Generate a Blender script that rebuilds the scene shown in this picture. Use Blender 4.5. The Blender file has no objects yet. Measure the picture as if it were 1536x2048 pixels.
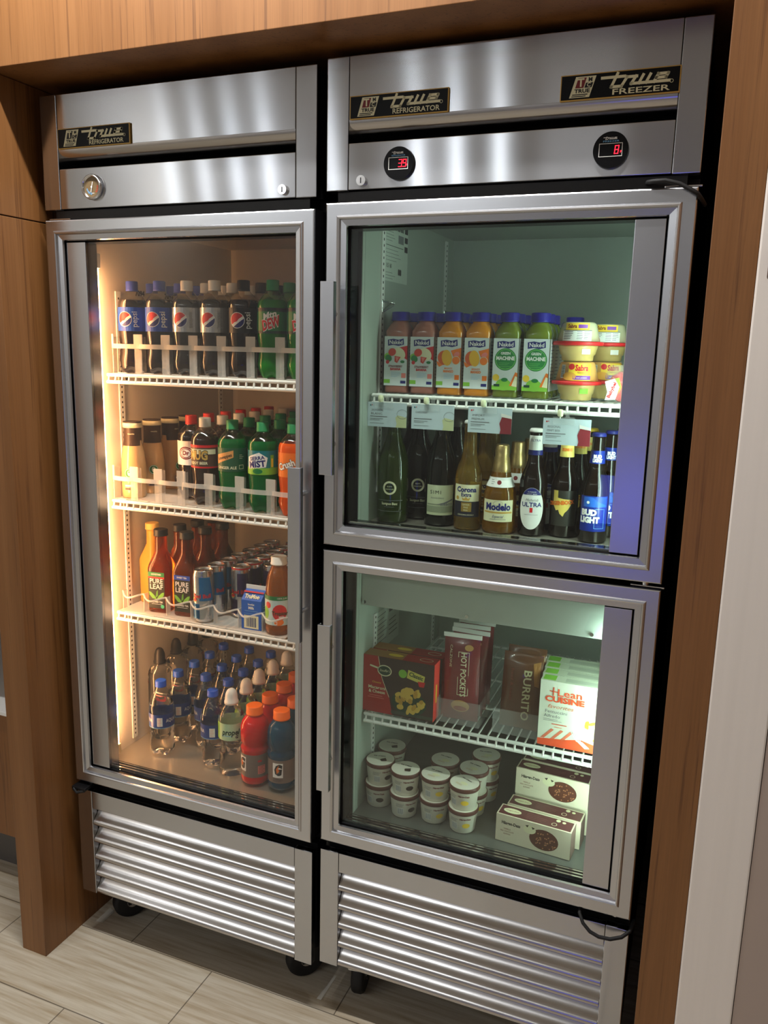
import bpy, bmesh, math, random
from mathutils import Vector, Matrix
from mathutils.geometry import tessellate_polygon
random.seed(7)
PI = math.pi
sc = bpy.context.scene
COL = sc.collection
# ---------------------------------------------------------------- camera, world, exposure
cam_d = bpy.data.cameras.new('camera'); cam = bpy.data.objects.new('camera', cam_d); COL.objects.link(cam)
def cam_matrix(x, y, z, yaw, pitch, roll):
    cy, sy, cp, sp, cr, sr = math.cos(yaw), math.sin(yaw), math.cos(pitch), math.sin(pitch), math.cos(roll), math.sin(roll)
    f = Vector((-sy*cp, cy*cp, sp)); r = Vector((cy, sy, 0)); u = r.cross(f)
    r2 = cr*r + sr*u; u2 = -sr*r + cr*u
    m = Matrix((r2, u2, -f)).transposed().to_4x4(); m.translation = (x, y, z)
    return m
cam.matrix_world = cam_matrix(1.4524, -1.5076, 1.5797, .3832, -.1989, .0239)
cam_d.sensor_fit = 'HORIZONTAL'; cam_d.sensor_width = 36; cam_d.lens = 1629.99/1536*36
cam_d.clip_start = .02
sc.camera = cam
sc.view_settings.view_transform = 'Standard'; sc.view_settings.look = 'None'
sc.view_settings.gamma = 1; sc.view_settings.use_curve_mapping = False
sc.view_settings.exposure = 0.0
try:
    sc.cycles.use_denoising = True
    sc.cycles.max_bounces = 14; sc.cycles.transmission_bounces = 12; sc.cycles.transparent_max_bounces = 16
    sc.cycles.glossy_bounces = 6; sc.cycles.diffuse_bounces = 4
    sc.cycles.sample_clamp_indirect = 6; sc.cycles.blur_glossy = 1.0
except Exception: pass
W = bpy.data.worlds.new('world'); sc.world = W; W.use_nodes = True
W.node_tree.nodes['Background'].inputs[0].default_value = (.9, .88, .85, 1)
W.node_tree.nodes['Background'].inputs[1].default_value = .05
# power of the lights; the ceiling panels are added fill
P_SPOT = 5.0
P_TRACK, P_FILL, E_TUBE_L, E_TUBE_R, E_SCREEN = 3.2, 3.4, 60.0, 40.0, 3.0

# ---------------------------------------------------------------- materials
def lin(c): return tuple(((v/255)/12.92 if v/255 <= .04045 else ((v/255+.055)/1.055)**2.4) for v in c)
_M = {}
def mat(name, rgb, rough=.5, metal=0, trans=0, ior=1.45, emis=0, alpha=1, coat=0, spec=None, noise=.04, nscale=30, sss=0):
    if name in _M: return _M[name]
    m = bpy.data.materials.new(name); m.use_nodes = True; n = m.node_tree.nodes; l = m.node_tree.links
    b = n['Principled BSDF']; c = lin(rgb)
    b.inputs['Metallic'].default_value = metal
    b.inputs['IOR'].default_value = ior
    b.inputs['Transmission Weight'].default_value = trans
    b.inputs['Coat Weight'].default_value = coat; b.inputs['Coat Roughness'].default_value = .05
    b.inputs['Alpha'].default_value = alpha
    if spec is not None: b.inputs['Specular IOR Level'].default_value = spec
    tc = n.new('ShaderNodeTexCoord'); nz = n.new('ShaderNodeTexNoise'); nz.inputs['Scale'].default_value = nscale
    l.new(tc.outputs['Object'], nz.inputs['Vector'])
    mx = n.new('ShaderNodeMix'); mx.data_type = 'RGBA'
    mx.inputs[6].default_value = tuple(max(0, v*(1-noise)) for v in c)+(1,)
    mx.inputs[7].default_value = tuple(min(1, v*(1+noise)) for v in c)+(1,)
    l.new(nz.outputs[0], mx.inputs[0]); l.new(mx.outputs[2], b.inputs['Base Color'])
    mr = n.new('ShaderNodeMapRange'); mr.inputs[3].default_value = max(0, rough-.03); mr.inputs[4].default_value = min(1, rough+.03)
    l.new(nz.outputs[0], mr.inputs[0]); l.new(mr.outputs[0], b.inputs['Roughness'])
    if emis:
        b.inputs['Emission Color'].default_value = c+(1,); b.inputs['Emission Strength'].default_value = emis
    _M[name] = m
    return m
def steel(name, rgb, rough=.26, aniso=.75, grain=(2, 2, 260)):
    m = mat(name, rgb, rough, 1, noise=.0)
    n = m.node_tree.nodes; l = m.node_tree.links; b = n['Principled BSDF']
    tc = n.new('ShaderNodeTexCoord'); mp = n.new('ShaderNodeMapping'); mp.inputs['Scale'].default_value = grain
    nz = n.new('ShaderNodeTexNoise'); nz.inputs['Scale'].default_value = 3; nz.inputs['Detail'].default_value = 4
    l.new(tc.outputs['Object'], mp.inputs[0]); l.new(mp.outputs[0], nz.inputs['Vector'])
    mr = n.new('ShaderNodeMapRange'); mr.inputs[3].default_value = rough-.01; mr.inputs[4].default_value = rough+.01
    l.new(nz.outputs[0], mr.inputs[0]); l.new(mr.outputs[0], b.inputs['Roughness'])
    b.inputs['Anisotropic'].default_value = aniso
    tg = n.new('ShaderNodeTangent'); tg.direction_type = 'RADIAL'; tg.axis = 'Z'
    l.new(tg.outputs[0], b.inputs['Tangent']); b.inputs['Anisotropic Rotation'].default_value = .25
    return m
STEEL = steel('brushed_steel', (190, 193, 198), .17, 1.0, (2, 2, 250))
STEELR = steel('door_steel', (198, 201, 206), .25, .4, (300, 2, 300))
STEELS = mat('slat_steel', (190, 188, 187), .2, 1, noise=.03, nscale=12)
CHROME = mat('chrome', (215, 215, 215), .12, 1)
ALU = mat('white_aluminium_liner', (206, 200, 190), .33, 0, spec=.6, noise=.02)
BLK = mat('black_plastic', (14, 14, 16), .4)
BLKG = mat('black_gloss', (8, 8, 10), .3, spec=.18)
RUB = mat('rubber', (18, 18, 19), .65)
GRYF = mat('grey_metal_floor', (175, 168, 155), .3, .6)
WHT = mat('white_coated_wire', (235, 236, 232), .35)
TRAY = mat('frosted_plastic', (240, 238, 232), .3, alpha=.42)
ACR = mat('clear_acrylic', (235, 240, 238), .03, 0, 0, alpha=.12, coat=.8)
TRAY2 = mat('thin_frosted_plastic', (240, 238, 232), .3, alpha=.2)
def wood(name, a, b_, c_, scale=(9, 9, .16)):
    m = bpy.data.materials.new(name); m.use_nodes = True; n = m.node_tree.nodes; l = m.node_tree.links; p = n['Principled BSDF']
    tc = n.new('ShaderNodeTexCoord'); mp = n.new('ShaderNodeMapping'); mp.inputs['Scale'].default_value = scale
    l.new(tc.outputs['Object'], mp.inputs[0])
    n1 = n.new('ShaderNodeTexNoise'); n1.inputs['Scale'].default_value = 1.6; n1.inputs['Detail'].default_value = 3
    n2 = n.new('ShaderNodeTexNoise'); n2.inputs['Scale'].default_value = 12; n2.inputs['Detail'].default_value = 6; n2.inputs['Roughness'].default_value = .65
    l.new(mp.outputs[0], n1.inputs['Vector']); l.new(mp.outputs[0], n2.inputs['Vector'])
    r1 = n.new('ShaderNodeValToRGB'); e = r1.color_ramp.elements
    e[0].position = .35; e[0].color = lin(a)+(1,); e[1].position = .62; e[1].color = lin(b_)+(1,)
    l.new(n1.outputs[0], r1.inputs[0])
    r2 = n.new('ShaderNodeValToRGB'); e = r2.color_ramp.elements; e[0].position = .36; e[0].color = (1, 1, 1, 1); e[1].position = .44; e[1].color = (0, 0, 0, 1)
    l.new(n2.outputs[0], r2.inputs[0])
    mul = n.new('ShaderNodeMath'); mul.operation = 'MULTIPLY'; mul.inputs[1].default_value = .55; l.new(r2.outputs[0], mul.inputs[0])
    mx = n.new('ShaderNodeMix'); mx.data_type = 'RGBA'; mx.inputs[7].default_value = lin(c_)+(1,)
    l.new(mul.outputs[0], mx.inputs[0]); l.new(r1.outputs[0], mx.inputs[6])
    n3 = n.new('ShaderNodeTexNoise'); n3.inputs['Scale'].default_value = 40; n3.inputs['Detail'].default_value = 5
    l.new(mp.outputs[0], n3.inputs['Vector'])
    m2 = n.new('ShaderNodeMix'); m2.data_type = 'RGBA'; m2.blend_type = 'MULTIPLY'; m2.inputs[0].default_value = .35
    l.new(mx.outputs[2], m2.inputs[6]); l.new(n3.outputs[0], m2.inputs[7]); l.new(m2.outputs[2], p.inputs['Base Color'])
    p.inputs['Roughness'].default_value = .42
    return m
WOOD = wood('teak_veneer', (130, 85, 44), (150, 103, 60), (86, 51, 25))
WOODD = wood('teak_veneer_cabinet', (132, 84, 42), (152, 102, 56), (86, 50, 24))
WOODK = wood('dark_walnut', (60, 38, 26), (78, 50, 34), (34, 22, 16))
def floor_mat():
    m = bpy.data.materials.new('wood_look_tile'); m.use_nodes = True; n = m.node_tree.nodes; l = m.node_tree.links; p = n['Principled BSDF']
    tc = n.new('ShaderNodeTexCoord'); mp = n.new('ShaderNodeMapping')
    mp.inputs['Location'].default_value = (-.39+6.03, -.022+20*.242, 0)
    l.new(tc.outputs['Object'], mp.inputs[0])
    br = n.new('ShaderNodeTexBrick'); br.offset = .426; br.offset_frequency = 2; br.squash = 1
    br.inputs['Scale'].default_value = 1; br.inputs['Mortar Size'].default_value = .0017; br.inputs['Mortar Smooth'].default_value = .2
    br.inputs['Brick Width'].default_value = .603; br.inputs['Row Height'].default_value = .242; br.inputs['Bias'].default_value = 0
    br.inputs['Color1'].default_value = lin((198, 190, 172))+(1,); br.inputs['Color2'].default_value = lin((190, 180, 162))+(1,)
    br.inputs['Mortar'].default_value = lin((120, 112, 100))+(1,)
    l.new(mp.outputs[0], br.inputs['Vector'])
    m3 = n.new('ShaderNodeMapping'); m3.inputs['Scale'].default_value = (2.2, 42, 1); l.new(tc.outputs['Object'], m3.inputs[0])
    nz = n.new('ShaderNodeTexNoise'); nz.inputs['Scale'].default_value = 1.6; nz.inputs['Detail'].default_value = 6; nz.inputs['Roughness'].default_value = .6
    l.new(m3.outputs[0], nz.inputs['Vector'])
    r = n.new('ShaderNodeValToRGB'); e = r.color_ramp.elements; e[0].position = .32; e[0].color = lin((205, 190, 168))+(1,); e[1].position = .6; e[1].color = (1, 1, 1, 1)
    l.new(nz.outputs[0], r.inputs[0])
    mx = n.new('ShaderNodeMix'); mx.data_type = 'RGBA'; mx.blend_type = 'MULTIPLY'; mx.inputs[0].default_value = .8
    l.new(br.outputs[0], mx.inputs[6]); l.new(r.outputs[0], mx.inputs[7]); l.new(mx.outputs[2], p.inputs['Base Color'])
    p.inputs['Roughness'].default_value = .38
    bp_ = n.new('ShaderNodeBump'); bp_.inputs['Strength'].default_value = .3; bp_.inputs['Distance'].default_value = .001; bp_.invert = True
    l.new(br.outputs['Fac'], bp_.inputs['Height']); l.new(bp_.outputs[0], p.inputs['Normal'])
    return m
def pane_mat(name, tint, refl=1.0):
    m = bpy.data.materials.new(name); m.use_nodes = True; n = m.node_tree.nodes; l = m.node_tree.links
    for x in list(n): n.remove(x)
    o = n.new('ShaderNodeOutputMaterial'); t = n.new('ShaderNodeBsdfTransparent'); g = n.new('ShaderNodeBsdfGlossy'); mx = n.new('ShaderNodeMixShader')
    fr = n.new('ShaderNodeLayerWeight'); fr.inputs[0].default_value = .5
    pw = n.new('ShaderNodeMath'); pw.operation = 'POWER'; pw.inputs[1].default_value = 4.5; l.new(fr.outputs['Facing'], pw.inputs[0])
    k = n.new('ShaderNodeMath'); k.operation = 'MULTIPLY_ADD'; k.inputs[1].default_value = .9; k.inputs[2].default_value = .04*refl; l.new(pw.outputs[0], k.inputs[0])
    tc = n.new('ShaderNodeTexCoord'); nz = n.new('ShaderNodeTexNoise'); nz.inputs['Scale'].default_value = 3; l.new(tc.outputs['Object'], nz.inputs['Vector'])
    mr = n.new('ShaderNodeMapRange'); mr.inputs[3].default_value = .0; mr.inputs[4].default_value = .03; l.new(nz.outputs[0], mr.inputs[0]); l.new(mr.outputs[0], g.inputs['Roughness'])
    t.inputs[0].default_value = tint+(1,); g.inputs[0].default_value = (1, 1, 1, 1)
    l.new(k.outputs[0], mx.inputs[0]); l.new(t.outputs[0], mx.inputs[1]); l.new(g.outputs[0], mx.inputs[2]); l.new(mx.outputs[0], o.inputs[0])
    return m
PANE = pane_mat('door_glass', (.94, .95, .93), .9)
PANEG = pane_mat('green_tinted_door_glass', (.91, .96, .93), .9)
def brushed_wall(name, rgb):
    return mat(name, rgb, .6, noise=.06, nscale=6)

# ---------------------------------------------------------------- mesh helpers
class MB:
    def __init__(s): s.v = []; s.f = []; s.m = []; s.mats = []; s.sm = []
    def mi(s, m):
        if m not in s.mats: s.mats.append(m)
        return s.mats.index(m)
    def add(s, vs, fs, m, smooth=False):
        o = len(s.v); s.v += [tuple(v) for v in vs]; k = s.mi(m)
        for f in fs: s.f.append(tuple(i+o for i in f)); s.m.append(k); s.sm.append(smooth)
        return s
    def box(s, x0, x1, y0, y1, z0, z1, m, bev=0):
        if bev > 0:
            b = min(bev, (x1-x0)/2.2, (y1-y0)/2.2, (z1-z0)/2.2)
            bm = bmesh.new(); bmesh.ops.create_cube(bm, size=1)
            for v in bm.verts: v.co = ((x0+x1)/2+v.co.x*(x1-x0), (y0+y1)/2+v.co.y*(y1-y0), (z0+z1)/2+v.co.z*(z1-z0))
            bmesh.ops.bevel(bm, geom=bm.edges[:], offset=b, segments=2, affect='EDGES', profile=.6)
            bm.verts.index_update()
            s.add([v.co for v in bm.verts], [[v.index for v in f.verts] for f in bm.faces], m); bm.free(); return s
        v = [(x, y, z) for x in (x0, x1) for y in (y0, y1) for z in (z0, z1)]
        return s.add(v, [(0, 1, 3, 2), (4, 6, 7, 5), (0, 4, 5, 1), (2, 3, 7, 6), (0, 2, 6, 4), (1, 5, 7, 3)], m)
    def tube(s, pts, r, m, n=8, caps=True):
        pts = [Vector(p) for p in pts]; vs = []; fs = []
        pu = None
        for i, p in enumerate(pts):
            d = (pts[min(i+1, len(pts)-1)]-pts[max(i-1, 0)]).normalized()
            a = Vector((0, 0, 1)) if abs(d.z) < .9 else Vector((1, 0, 0))
            if pu is not None: a = pu
            u = d.cross(a).normalized(); w = u.cross(d).normalized(); pu = w
            rr = r[i] if isinstance(r, (list, tuple)) else r
            for k in range(n):
                t = 2*PI*k/n; vs.append(p+u*math.cos(t)*rr+w*math.sin(t)*rr)
        for i in range(len(pts)-1):
            for k in range(n):
                fs.append((i*n+k, i*n+(k+1) % n, (i+1)*n+(k+1) % n, (i+1)*n+k))
        s.add(vs, fs, m, True)
        if caps: s.add(vs[:n], [tuple(range(n))], m); s.add(vs[-n:], [tuple(range(n))[::-1]], m)
        return s
    def cyl(s, c, r, h, m, axis='z', n=24, r2=None):
        c = Vector(c); d = {'x': Vector((1, 0, 0)), 'y': Vector((0, 1, 0)), 'z': Vector((0, 0, 1))}[axis]
        a = c-d*h/2; b = c+d*h/2
        return s.tube([a, b], [r, r if r2 is None else r2], m, n)
    def lathe(s, prof, m, n=24, petal=0, pz=.03, sq=0, p=6, wave=None):
        """prof: list of (r, z, optional square weight, optional material)"""
        rows = []; vs = []
        for q in prof:
            r, z = q[0], q[1]; w = (q[2] if len(q) > 2 and q[2] is not None else sq)
            row = []
            for k in range(n):
                t = 2*PI*k/n; ct, st = math.cos(t), math.sin(t)
                kk = 1.0
                if w: kk = (1-w)+w/((abs(ct)**p+abs(st)**p)**(1/p))
                if petal and z < pz: kk *= 1-petal*(1-z/pz)*(.5+.5*math.cos(5*t))
                row.append(len(vs)); zz = z
                if petal and z < pz*.5: zz = z+petal*.03*(.5+.5*math.cos(5*t))*(1-z/(pz*.5))
                vs.append((r*kk*ct, r*kk*st, zz))
            rows.append(row)
        o = len(s.v); s.v += vs
        for i in range(len(prof)-1):
            mm = prof[i][3] if len(prof[i]) > 3 else m
            k_ = s.mi(mm)
            for k in range(n):
                s.f.append((o+rows[i][k], o+rows[i][(k+1) % n], o+rows[i+1][(k+1) % n], o+rows[i+1][k])); s.m.append(k_); s.sm.append(True)
        m0 = prof[0][3] if len(prof[0]) > 3 else m; m1 = prof[-1][3] if len(prof[-1]) > 3 else m
        s.f.append(tuple(o+i for i in rows[0][::-1])); s.m.append(s.mi(m0)); s.sm.append(False)
        s.f.append(tuple(o+i for i in rows[-1])); s.m.append(s.mi(m1)); s.sm.append(False)
        return s
    def sweep_x(s, prof, x0, x1, m, smooth=True, caps=False):
        n = len(prof); vs = [(x0, y, z) for y, z in prof]+[(x1, y, z) for y, z in prof]
        s.add(vs, [(i, i+n, i+n+1, i+1) for i in range(n-1)], m, smooth)
        if caps: s.add(vs[:n], [tuple(range(n))], m); s.add(vs[n:], [tuple(range(n))[::-1]], m)
        return s
    def frame(s, x0, x1, z0, z1, prof, m):
        """mitred frame: prof = [(inset, y)], swept round the rectangle"""
        for a in range(len(prof)-1):
            (i0, y0), (i1, y1) = prof[a][:2], prof[a+1][:2]
            mm = prof[a][2] if len(prof[a]) > 2 else m
            A = [(x0+i0, y0, z0+i0), (x1-i0, y0, z0+i0), (x1-i0, y0, z1-i0), (x0+i0, y0, z1-i0)]
            B = [(x0+i1, y1, z0+i1), (x1-i1, y1, z0+i1), (x1-i1, y1, z1-i1), (x0+i1, y1, z1-i1)]
            s.add(A+B, [(k, (k+1) % 4, 4+(k+1) % 4, 4+k) for k in range(4)], mm)
        return s
    def build(s, name, parent=None, loc=None, rz=0, fixn=True):
        me = bpy.data.meshes.new(name); me.from_pydata(s.v, [], s.f)
        for m in s.mats: me.materials.append(m)
        for i, p in enumerate(me.polygons): p.material_index = s.m[i]; p.use_smooth = s.sm[i]
        if fixn:
            bm = bmesh.new(); bm.from_mesh(me); bmesh.ops.recalc_face_normals(bm, faces=bm.faces[:]); bm.to_mesh(me); bm.free()
        me.update()
        o = bpy.data.objects.new(name, me); COL.objects.link(o)
        if parent is not None: o.parent = parent
        if loc is not None: o.location = loc
        o.rotation_euler.z = rz
        return o
def empty(name, loc=(0, 0, 0), rz=0):
    o = bpy.data.objects.new(name, None); COL.objects.link(o); o.location = loc; o.rotation_euler.z = rz
    o.empty_display_size = .02
    return o
def tag(o, label, cat, group=None):
    o['label'] = label; o['category'] = cat
    if group: o['group'] = group
    return o
def struct(mb, name, kind='structure', **k):
    o = mb.build(name, **k); o['kind'] = kind; return o
def dup(root, loc, rz, label):
    r = root.copy(); COL.objects.link(r); r.location = loc; r.rotation_euler = (0, 0, rz); r['label'] = label
    for ch in list(root.children):
        c = ch.copy(); COL.objects.link(c); c.parent = r
        for g in list(ch.children):
            d = g.copy(); COL.objects.link(d); d.parent = c
    return r

# ---------------------------------------------------------------- decals: print on labels
_T = {}
def text_tris(txt, size=1.0, bold=0.0, shear=0.0, spacing=1.0):
    key = (txt, bold, shear, spacing)
    if key not in _T:
        cu = bpy.data.curves.new('t', 'FONT'); cu.body = txt; cu.size = 1; cu.offset = bold; cu.shear = shear; cu.space_character = spacing
        cu.resolution_u = 2; cu.align_x = 'CENTER'; cu.align_y = 'CENTER'
        ob = bpy.data.objects.new('t', cu); COL.objects.link(ob)
        dg = bpy.context.evaluated_depsgraph_get(); me = bpy.data.meshes.new_from_object(ob.evaluated_get(dg))
        me.calc_loop_triangles()
        vs = [(v.co.x, v.co.y) for v in me.vertices]; fs = [tuple(t.vertices) for t in me.loop_triangles]
        bpy.data.objects.remove(ob); bpy.data.curves.remove(cu); bpy.data.meshes.remove(me)
        _T[key] = (vs, fs)
    return _T[key]
TRUE_STROKES = [[(0, 3), (3.5, 3)], [(2.4, 4), (1.5, .1), (3.1, .1), (3.9, 2.7), (5.4, 2.7)], [(5.3, 2.7), (4.6, .6), (10.4, .6)],
                [(6.4, 2.9), (5.8, .6)], [(7.5, 2.9), (6.9, .6)], [(8.1, .6), (8.7, 2.8), (10.2, 2.8), (9.9, 1.7), (8.4, 1.7)]]
class Decal:
    def __init__(s): s.items = []
    def tri(s, vs, fs, m, ly): s.items.append((vs, fs, m, ly)); return s
    def poly(s, pts, m, ly=1):
        t = tessellate_polygon([[Vector((p[0], p[1], 0)) for p in pts]])
        return s.tri(list(pts), [tuple(x) for x in t], m, ly)
    def rect(s, x0, y0, x1, y1, m, ly=0): return s.poly([(x0, y0), (x1, y0), (x1, y1), (x0, y1)], m, ly)
    def frame(s, x0, y0, x1, y1, t, m, ly=1):
        s.rect(x0, y0, x1, y0+t, m, ly); s.rect(x0, y1-t, x1, y1, m, ly); s.rect(x0, y0+t, x0+t, y1-t, m, ly); return s.rect(x1-t, y0+t, x1, y1-t, m, ly)
    def disc(s, cx, cy, r, m, ly=1, ry=None, a0=0, a1=2*PI, n=20, rot=0):
        ry = ry or r; pts = [(r*math.cos(a0+(a1-a0)*k/n), ry*math.sin(a0+(a1-a0)*k/n)) for k in range(n+(0 if a1-a0 > 6.2 else 1))]
        c, q = math.cos(rot), math.sin(rot)
        return s.poly([(cx+x*c-y*q, cy+x*q+y*c) for x, y in pts], m, ly)
    def ring(s, cx, cy, r, t, m, ly=1, n=20, ry=None):
        ry = ry or r; vs = []
        for k in range(n):
            a = 2*PI*k/n; vs += [(cx+r*math.cos(a), cy+ry*math.sin(a)), (cx+(r-t)*math.cos(a), cy+(ry-t)*math.sin(a))]
        fs = []
        for k in range(n):
            a, b, c, d = 2*k, 2*k+1, (2*k+3) % (2*n), (2*k+2) % (2*n); fs += [(a, d, c), (a, c, b)]
        return s.tri(vs, fs, m, ly)
    def stroke(s, pts, t, m, ly=1):
        for (a, b), (c, d) in zip(pts, pts[1:]):
            L = math.hypot(c-a, d-b) or 1; ux, uy = (c-a)/L*t/2, (d-b)/L*t/2
            s.poly([(a-ux+uy, b-uy-ux), (c+ux+uy, d+uy-ux), (c+ux-uy, d+uy+ux), (a-ux-uy, b-uy+ux)], m, ly)
        return s
    def text(s, x, y, txt, size, m, ly=2, bold=0, shear=0, rot=0, w=None, spacing=1.0, sx=1.0):
        vs, fs = text_tris(txt, 1, bold, shear, spacing)
        if not vs: return s
        k = size; kx = size*sx
        if w:
            ww = max(v[0] for v in vs)-min(v[0] for v in vs); kx = w/max(ww, 1e-6)
        c, q = math.cos(rot), math.sin(rot)
        return s.tri([(x+vx*kx*c-vy*k*q, y+vx*kx*q+vy*k*c) for vx, vy in vs], fs, m, ly)
    def lines(s, x0, y0, x1, n, dy, m, ly=2, t=.0008):
        random.seed(n+int(abs(x0)*1e4))
        for i in range(n): s.rect(x0, y0-i*dy-t, x0+(x1-x0)*random.uniform(.6, 1), y0-i*dy, m, ly)
        return s
    def logo_true(s, x, y, w, m, ly=2, t=.55):
        k = w/10.4
        for i, st in enumerate(TRUE_STROKES): s.stroke([(x+a*k, y+b*k*.5) for a, b in st], t*k*.8, m, ly+i*.25)
        return s
    def build(s, name, fn, parent=None, h=None, loc=None, clip=None):
        mb = MB()
        if clip:
            it = []
            for vs, fs, m, ly in s.items:
                nv = []; nf = []
                for f in fs:
                    P = [vs[i] for i in f]
                    for ax, lim, sg in ((0, clip[0], 1), (0, clip[2], -1), (1, clip[1], 1), (1, clip[3], -1)):
                        Q = []
                        for i in range(len(P)):
                            p, q = P[i], P[(i+1) % len(P)]; dp, dq = (p[ax]-lim)*sg, (q[ax]-lim)*sg
                            if dp >= 0: Q.append(p)
                            if dp*dq < 0: t = dp/(dp-dq); Q.append((p[0]+(q[0]-p[0])*t, p[1]+(q[1]-p[1])*t))
                        P = Q
                        if not P: break
                    if len(P) > 2:
                        o = len(nv); nv += P; nf += [(o, o+i, o+i+1) for i in range(1, len(P)-1)]
                if nf: it.append((nv, nf, m, ly))
            s.items = it
        for vs, fs, m, ly in s.items:
            if h:
                vs = list(vs); st = [tuple(f) for f in fs]; out = []; cache = {}
                while st:
                    f = st.pop(); best = max(((abs(vs[f[i]][0]-vs[f[(i+1) % 3]][0]), i) for i in range(3)))
                    if best[0] > h:
                        i = best[1]; a, b, c = f[i], f[(i+1) % 3], f[(i+2) % 3]; key = (min(a, b), max(a, b))
                        if key not in cache: cache[key] = len(vs); vs.append(((vs[a][0]+vs[b][0])/2, (vs[a][1]+vs[b][1])/2))
                        mm = cache[key]; st += [(a, mm, c), (mm, b, c)]
                    else: out.append(f)
                fs = out
            mb.add([fn(a, b, ly) for a, b in vs], fs, m, False)
        o = mb.build(name, parent, loc, fixn=False)
        return o
LYO = .00022
def cylmap(r, th0=0):
    def f(a, b, ly):
        rr = r+.0004+ly*LYO; t = a/r+th0
        return (rr*math.sin(t), -rr*math.cos(t), b)
    return f
def conemap(rf, th0=0):
    def f(a, b, ly):
        r = rf(b); rr = r+.0004+ly*LYO; t = a/r+th0
        return (rr*math.sin(t), -rr*math.cos(t), b)
    return f
def planemap(y0, x0=0, z0=0):
    return lambda a, b, ly: (x0+a, y0-.0004-ly*LYO, z0+b)
def sidemap(x0, y0=0, z0=0):     # faces +x ; a runs towards +y
    return lambda a, b, ly: (x0+.0004+ly*LYO, y0+a, z0+b)
def topmap(z0, x0=0, y0=0):
    return lambda a, b, ly: (x0+a, y0+b, z0+.0004+ly*LYO)
def C(name, rgb, rough=.45, **k): return mat('print_'+name, rgb, rough, noise=.03, **k)
cW = C('white', (240, 240, 236)); cK = C('black', (18, 18, 20)); cR = C('red', (205, 32, 36)); cB = C('blue', (18, 70, 175)); cN = C('navy', (24, 32, 110))
cG = C('green', (20, 120, 60)); cLG = C('light_green', (130, 190, 60)); cO = C('orange', (240, 120, 30)); cY = C('yellow', (245, 205, 60)); cC = C('cream', (232, 228, 190))
cGY = C('grey', (120, 122, 125)); cLB = C('light_blue', (120, 180, 225)); cBR = C('brown', (92, 46, 30)); cPK = C('pink', (235, 130, 120)); cP = C('purple', (125, 60, 160))
cGD = C('gold', (205, 165, 80), .3); cSL = C('silver', (200, 200, 202), .25, metal=.7); cMR = C('maroon', (120, 26, 30)); cDG = C('dark_green', (10, 60, 40)); cTL = C('teal', (20, 120, 130))
cDB = C('dark_brown', (50, 34, 24))

# ================================================================= THE ROOM
FL = floor_mat()
struct(MB().box(-2.8, 3.4, -5.2, 1.1, -.05, 0, FL), 'floor')
CEIL = mat('white_ceiling_paint', (225, 222, 215), .8)
struct(MB().box(-2.8, 3.4, -5.2, 1.1, 2.86, 2.92, CEIL), 'ceiling')
TAUPE = mat('taupe_wall_paint', (176, 160, 150), .6, noise=.05, nscale=4)
CREAM = mat('cream_wall_paint', (205, 196, 184), .7)
struct(MB().box(-2.8, 3.4, -5.3, -5.2, 0, 2.86, mat('lobby_wall_paint', (158, 156, 156), .7)), 'wall_front')
struct(MB().box(-2.9, -2.8, -5.2, 1.1, 0, 2.86, CREAM), 'wall_left')
struct(MB().box(3.4, 3.5, -5.2, 1.1, 0, 2.86, CREAM), 'wall_right')
struct(MB().box(-2.8, 1.6, .86, .96, 0, 2.86, mat('alcove_back_paint', (60, 52, 46), .8)), 'wall_back')
struct(MB().box(1.581, 3.4, -.108, .86, 0, 2.86, TAUPE), 'wall_corner')
# timber surround
JF = -.108
j = MB(); j.box(-.112, -.033, JF, .85, 0, 1.843, WOOD, .0012); j.box(-.112, -.033, JF, .85, 1.8455, 2.132, WOOD, .0012)
struct(j, 'trim_1')
struct(MB().box(-.6, 1.418, JF, .85, 2.1335, 2.859, WOOD, .0012), 'trim_2')
struct(MB().box(1.4185, 1.487, JF, .85, 0, 2.859, WOOD, .0012), 'trim_3')
WL = mat('white_streaked_laminate', (236, 229, 222), .35, noise=.05, nscale=8)
n_ = WL.node_tree.nodes; mp_ = n_.new('ShaderNodeMapping'); mp_.inputs['Scale'].default_value = (9, 9, .25)
WL.node_tree.links.new(n_['Texture Coordinate'].outputs['Object'], mp_.inputs[0]); WL.node_tree.links.new(mp_.outputs[0], n_['Noise Texture'].inputs['Vector'])
struct(MB().box(1.4875, 1.580, JF-.002, .85, 0, 2.859, WL, .003), 'trim_4')
struct(MB().box(-2.8, -.6, .3, .85, 2.1335, 2.859, WOODD), 'trim_5')
fr = MB(); fr.box(1.502, 1.70, JF-.025, JF-.003, 1.694, 1.74, WOODK, .003); fr.box(1.52, 1.70, JF-.02, JF-.003, 1.74, 2.0, cGY)
tag(fr.build('wall_frame'), 'dark wooden frame corner hanging on the white panel at the right edge', 'frame')
# base cabinet and counter left of the timber upright
cb = empty('base_cabinet', (0, 0, 0)); tag(cb, 'wooden base cabinet left of the timber upright beside the left refrigerator', 'cabinet')
MB().box(-1.6, -.113, .09, .7, .15, .545, WOODD, .002).build('cabinet_body', cb)
MB().box(-1.6, -.113, .15, .7, .0, .149, mat('grey_toe_kick', (90, 86, 82), .6)).build('toe_kick', cb)
for x in (-.86, -.36): MB().box(x-.24, x+.242, .074, .0895, .16, .54, WOODD, .002).build('cabinet_door', cb)
tag(MB().box(-1.6, -.113, .06, .7, .5465, .558, cW, .002).build('counter_slab'), 'thin white counter slab on the wooden base cabinet at far left', 'counter')
ub = empty('wall_cabinet'); tag(ub, 'wooden wall cabinet above the niche at the far left edge', 'cabinet')
MB().box(-1.6, -.113, .07, .7, .80, 2.13, WOODD, .002).build('cabinet_body', ub)
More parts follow.
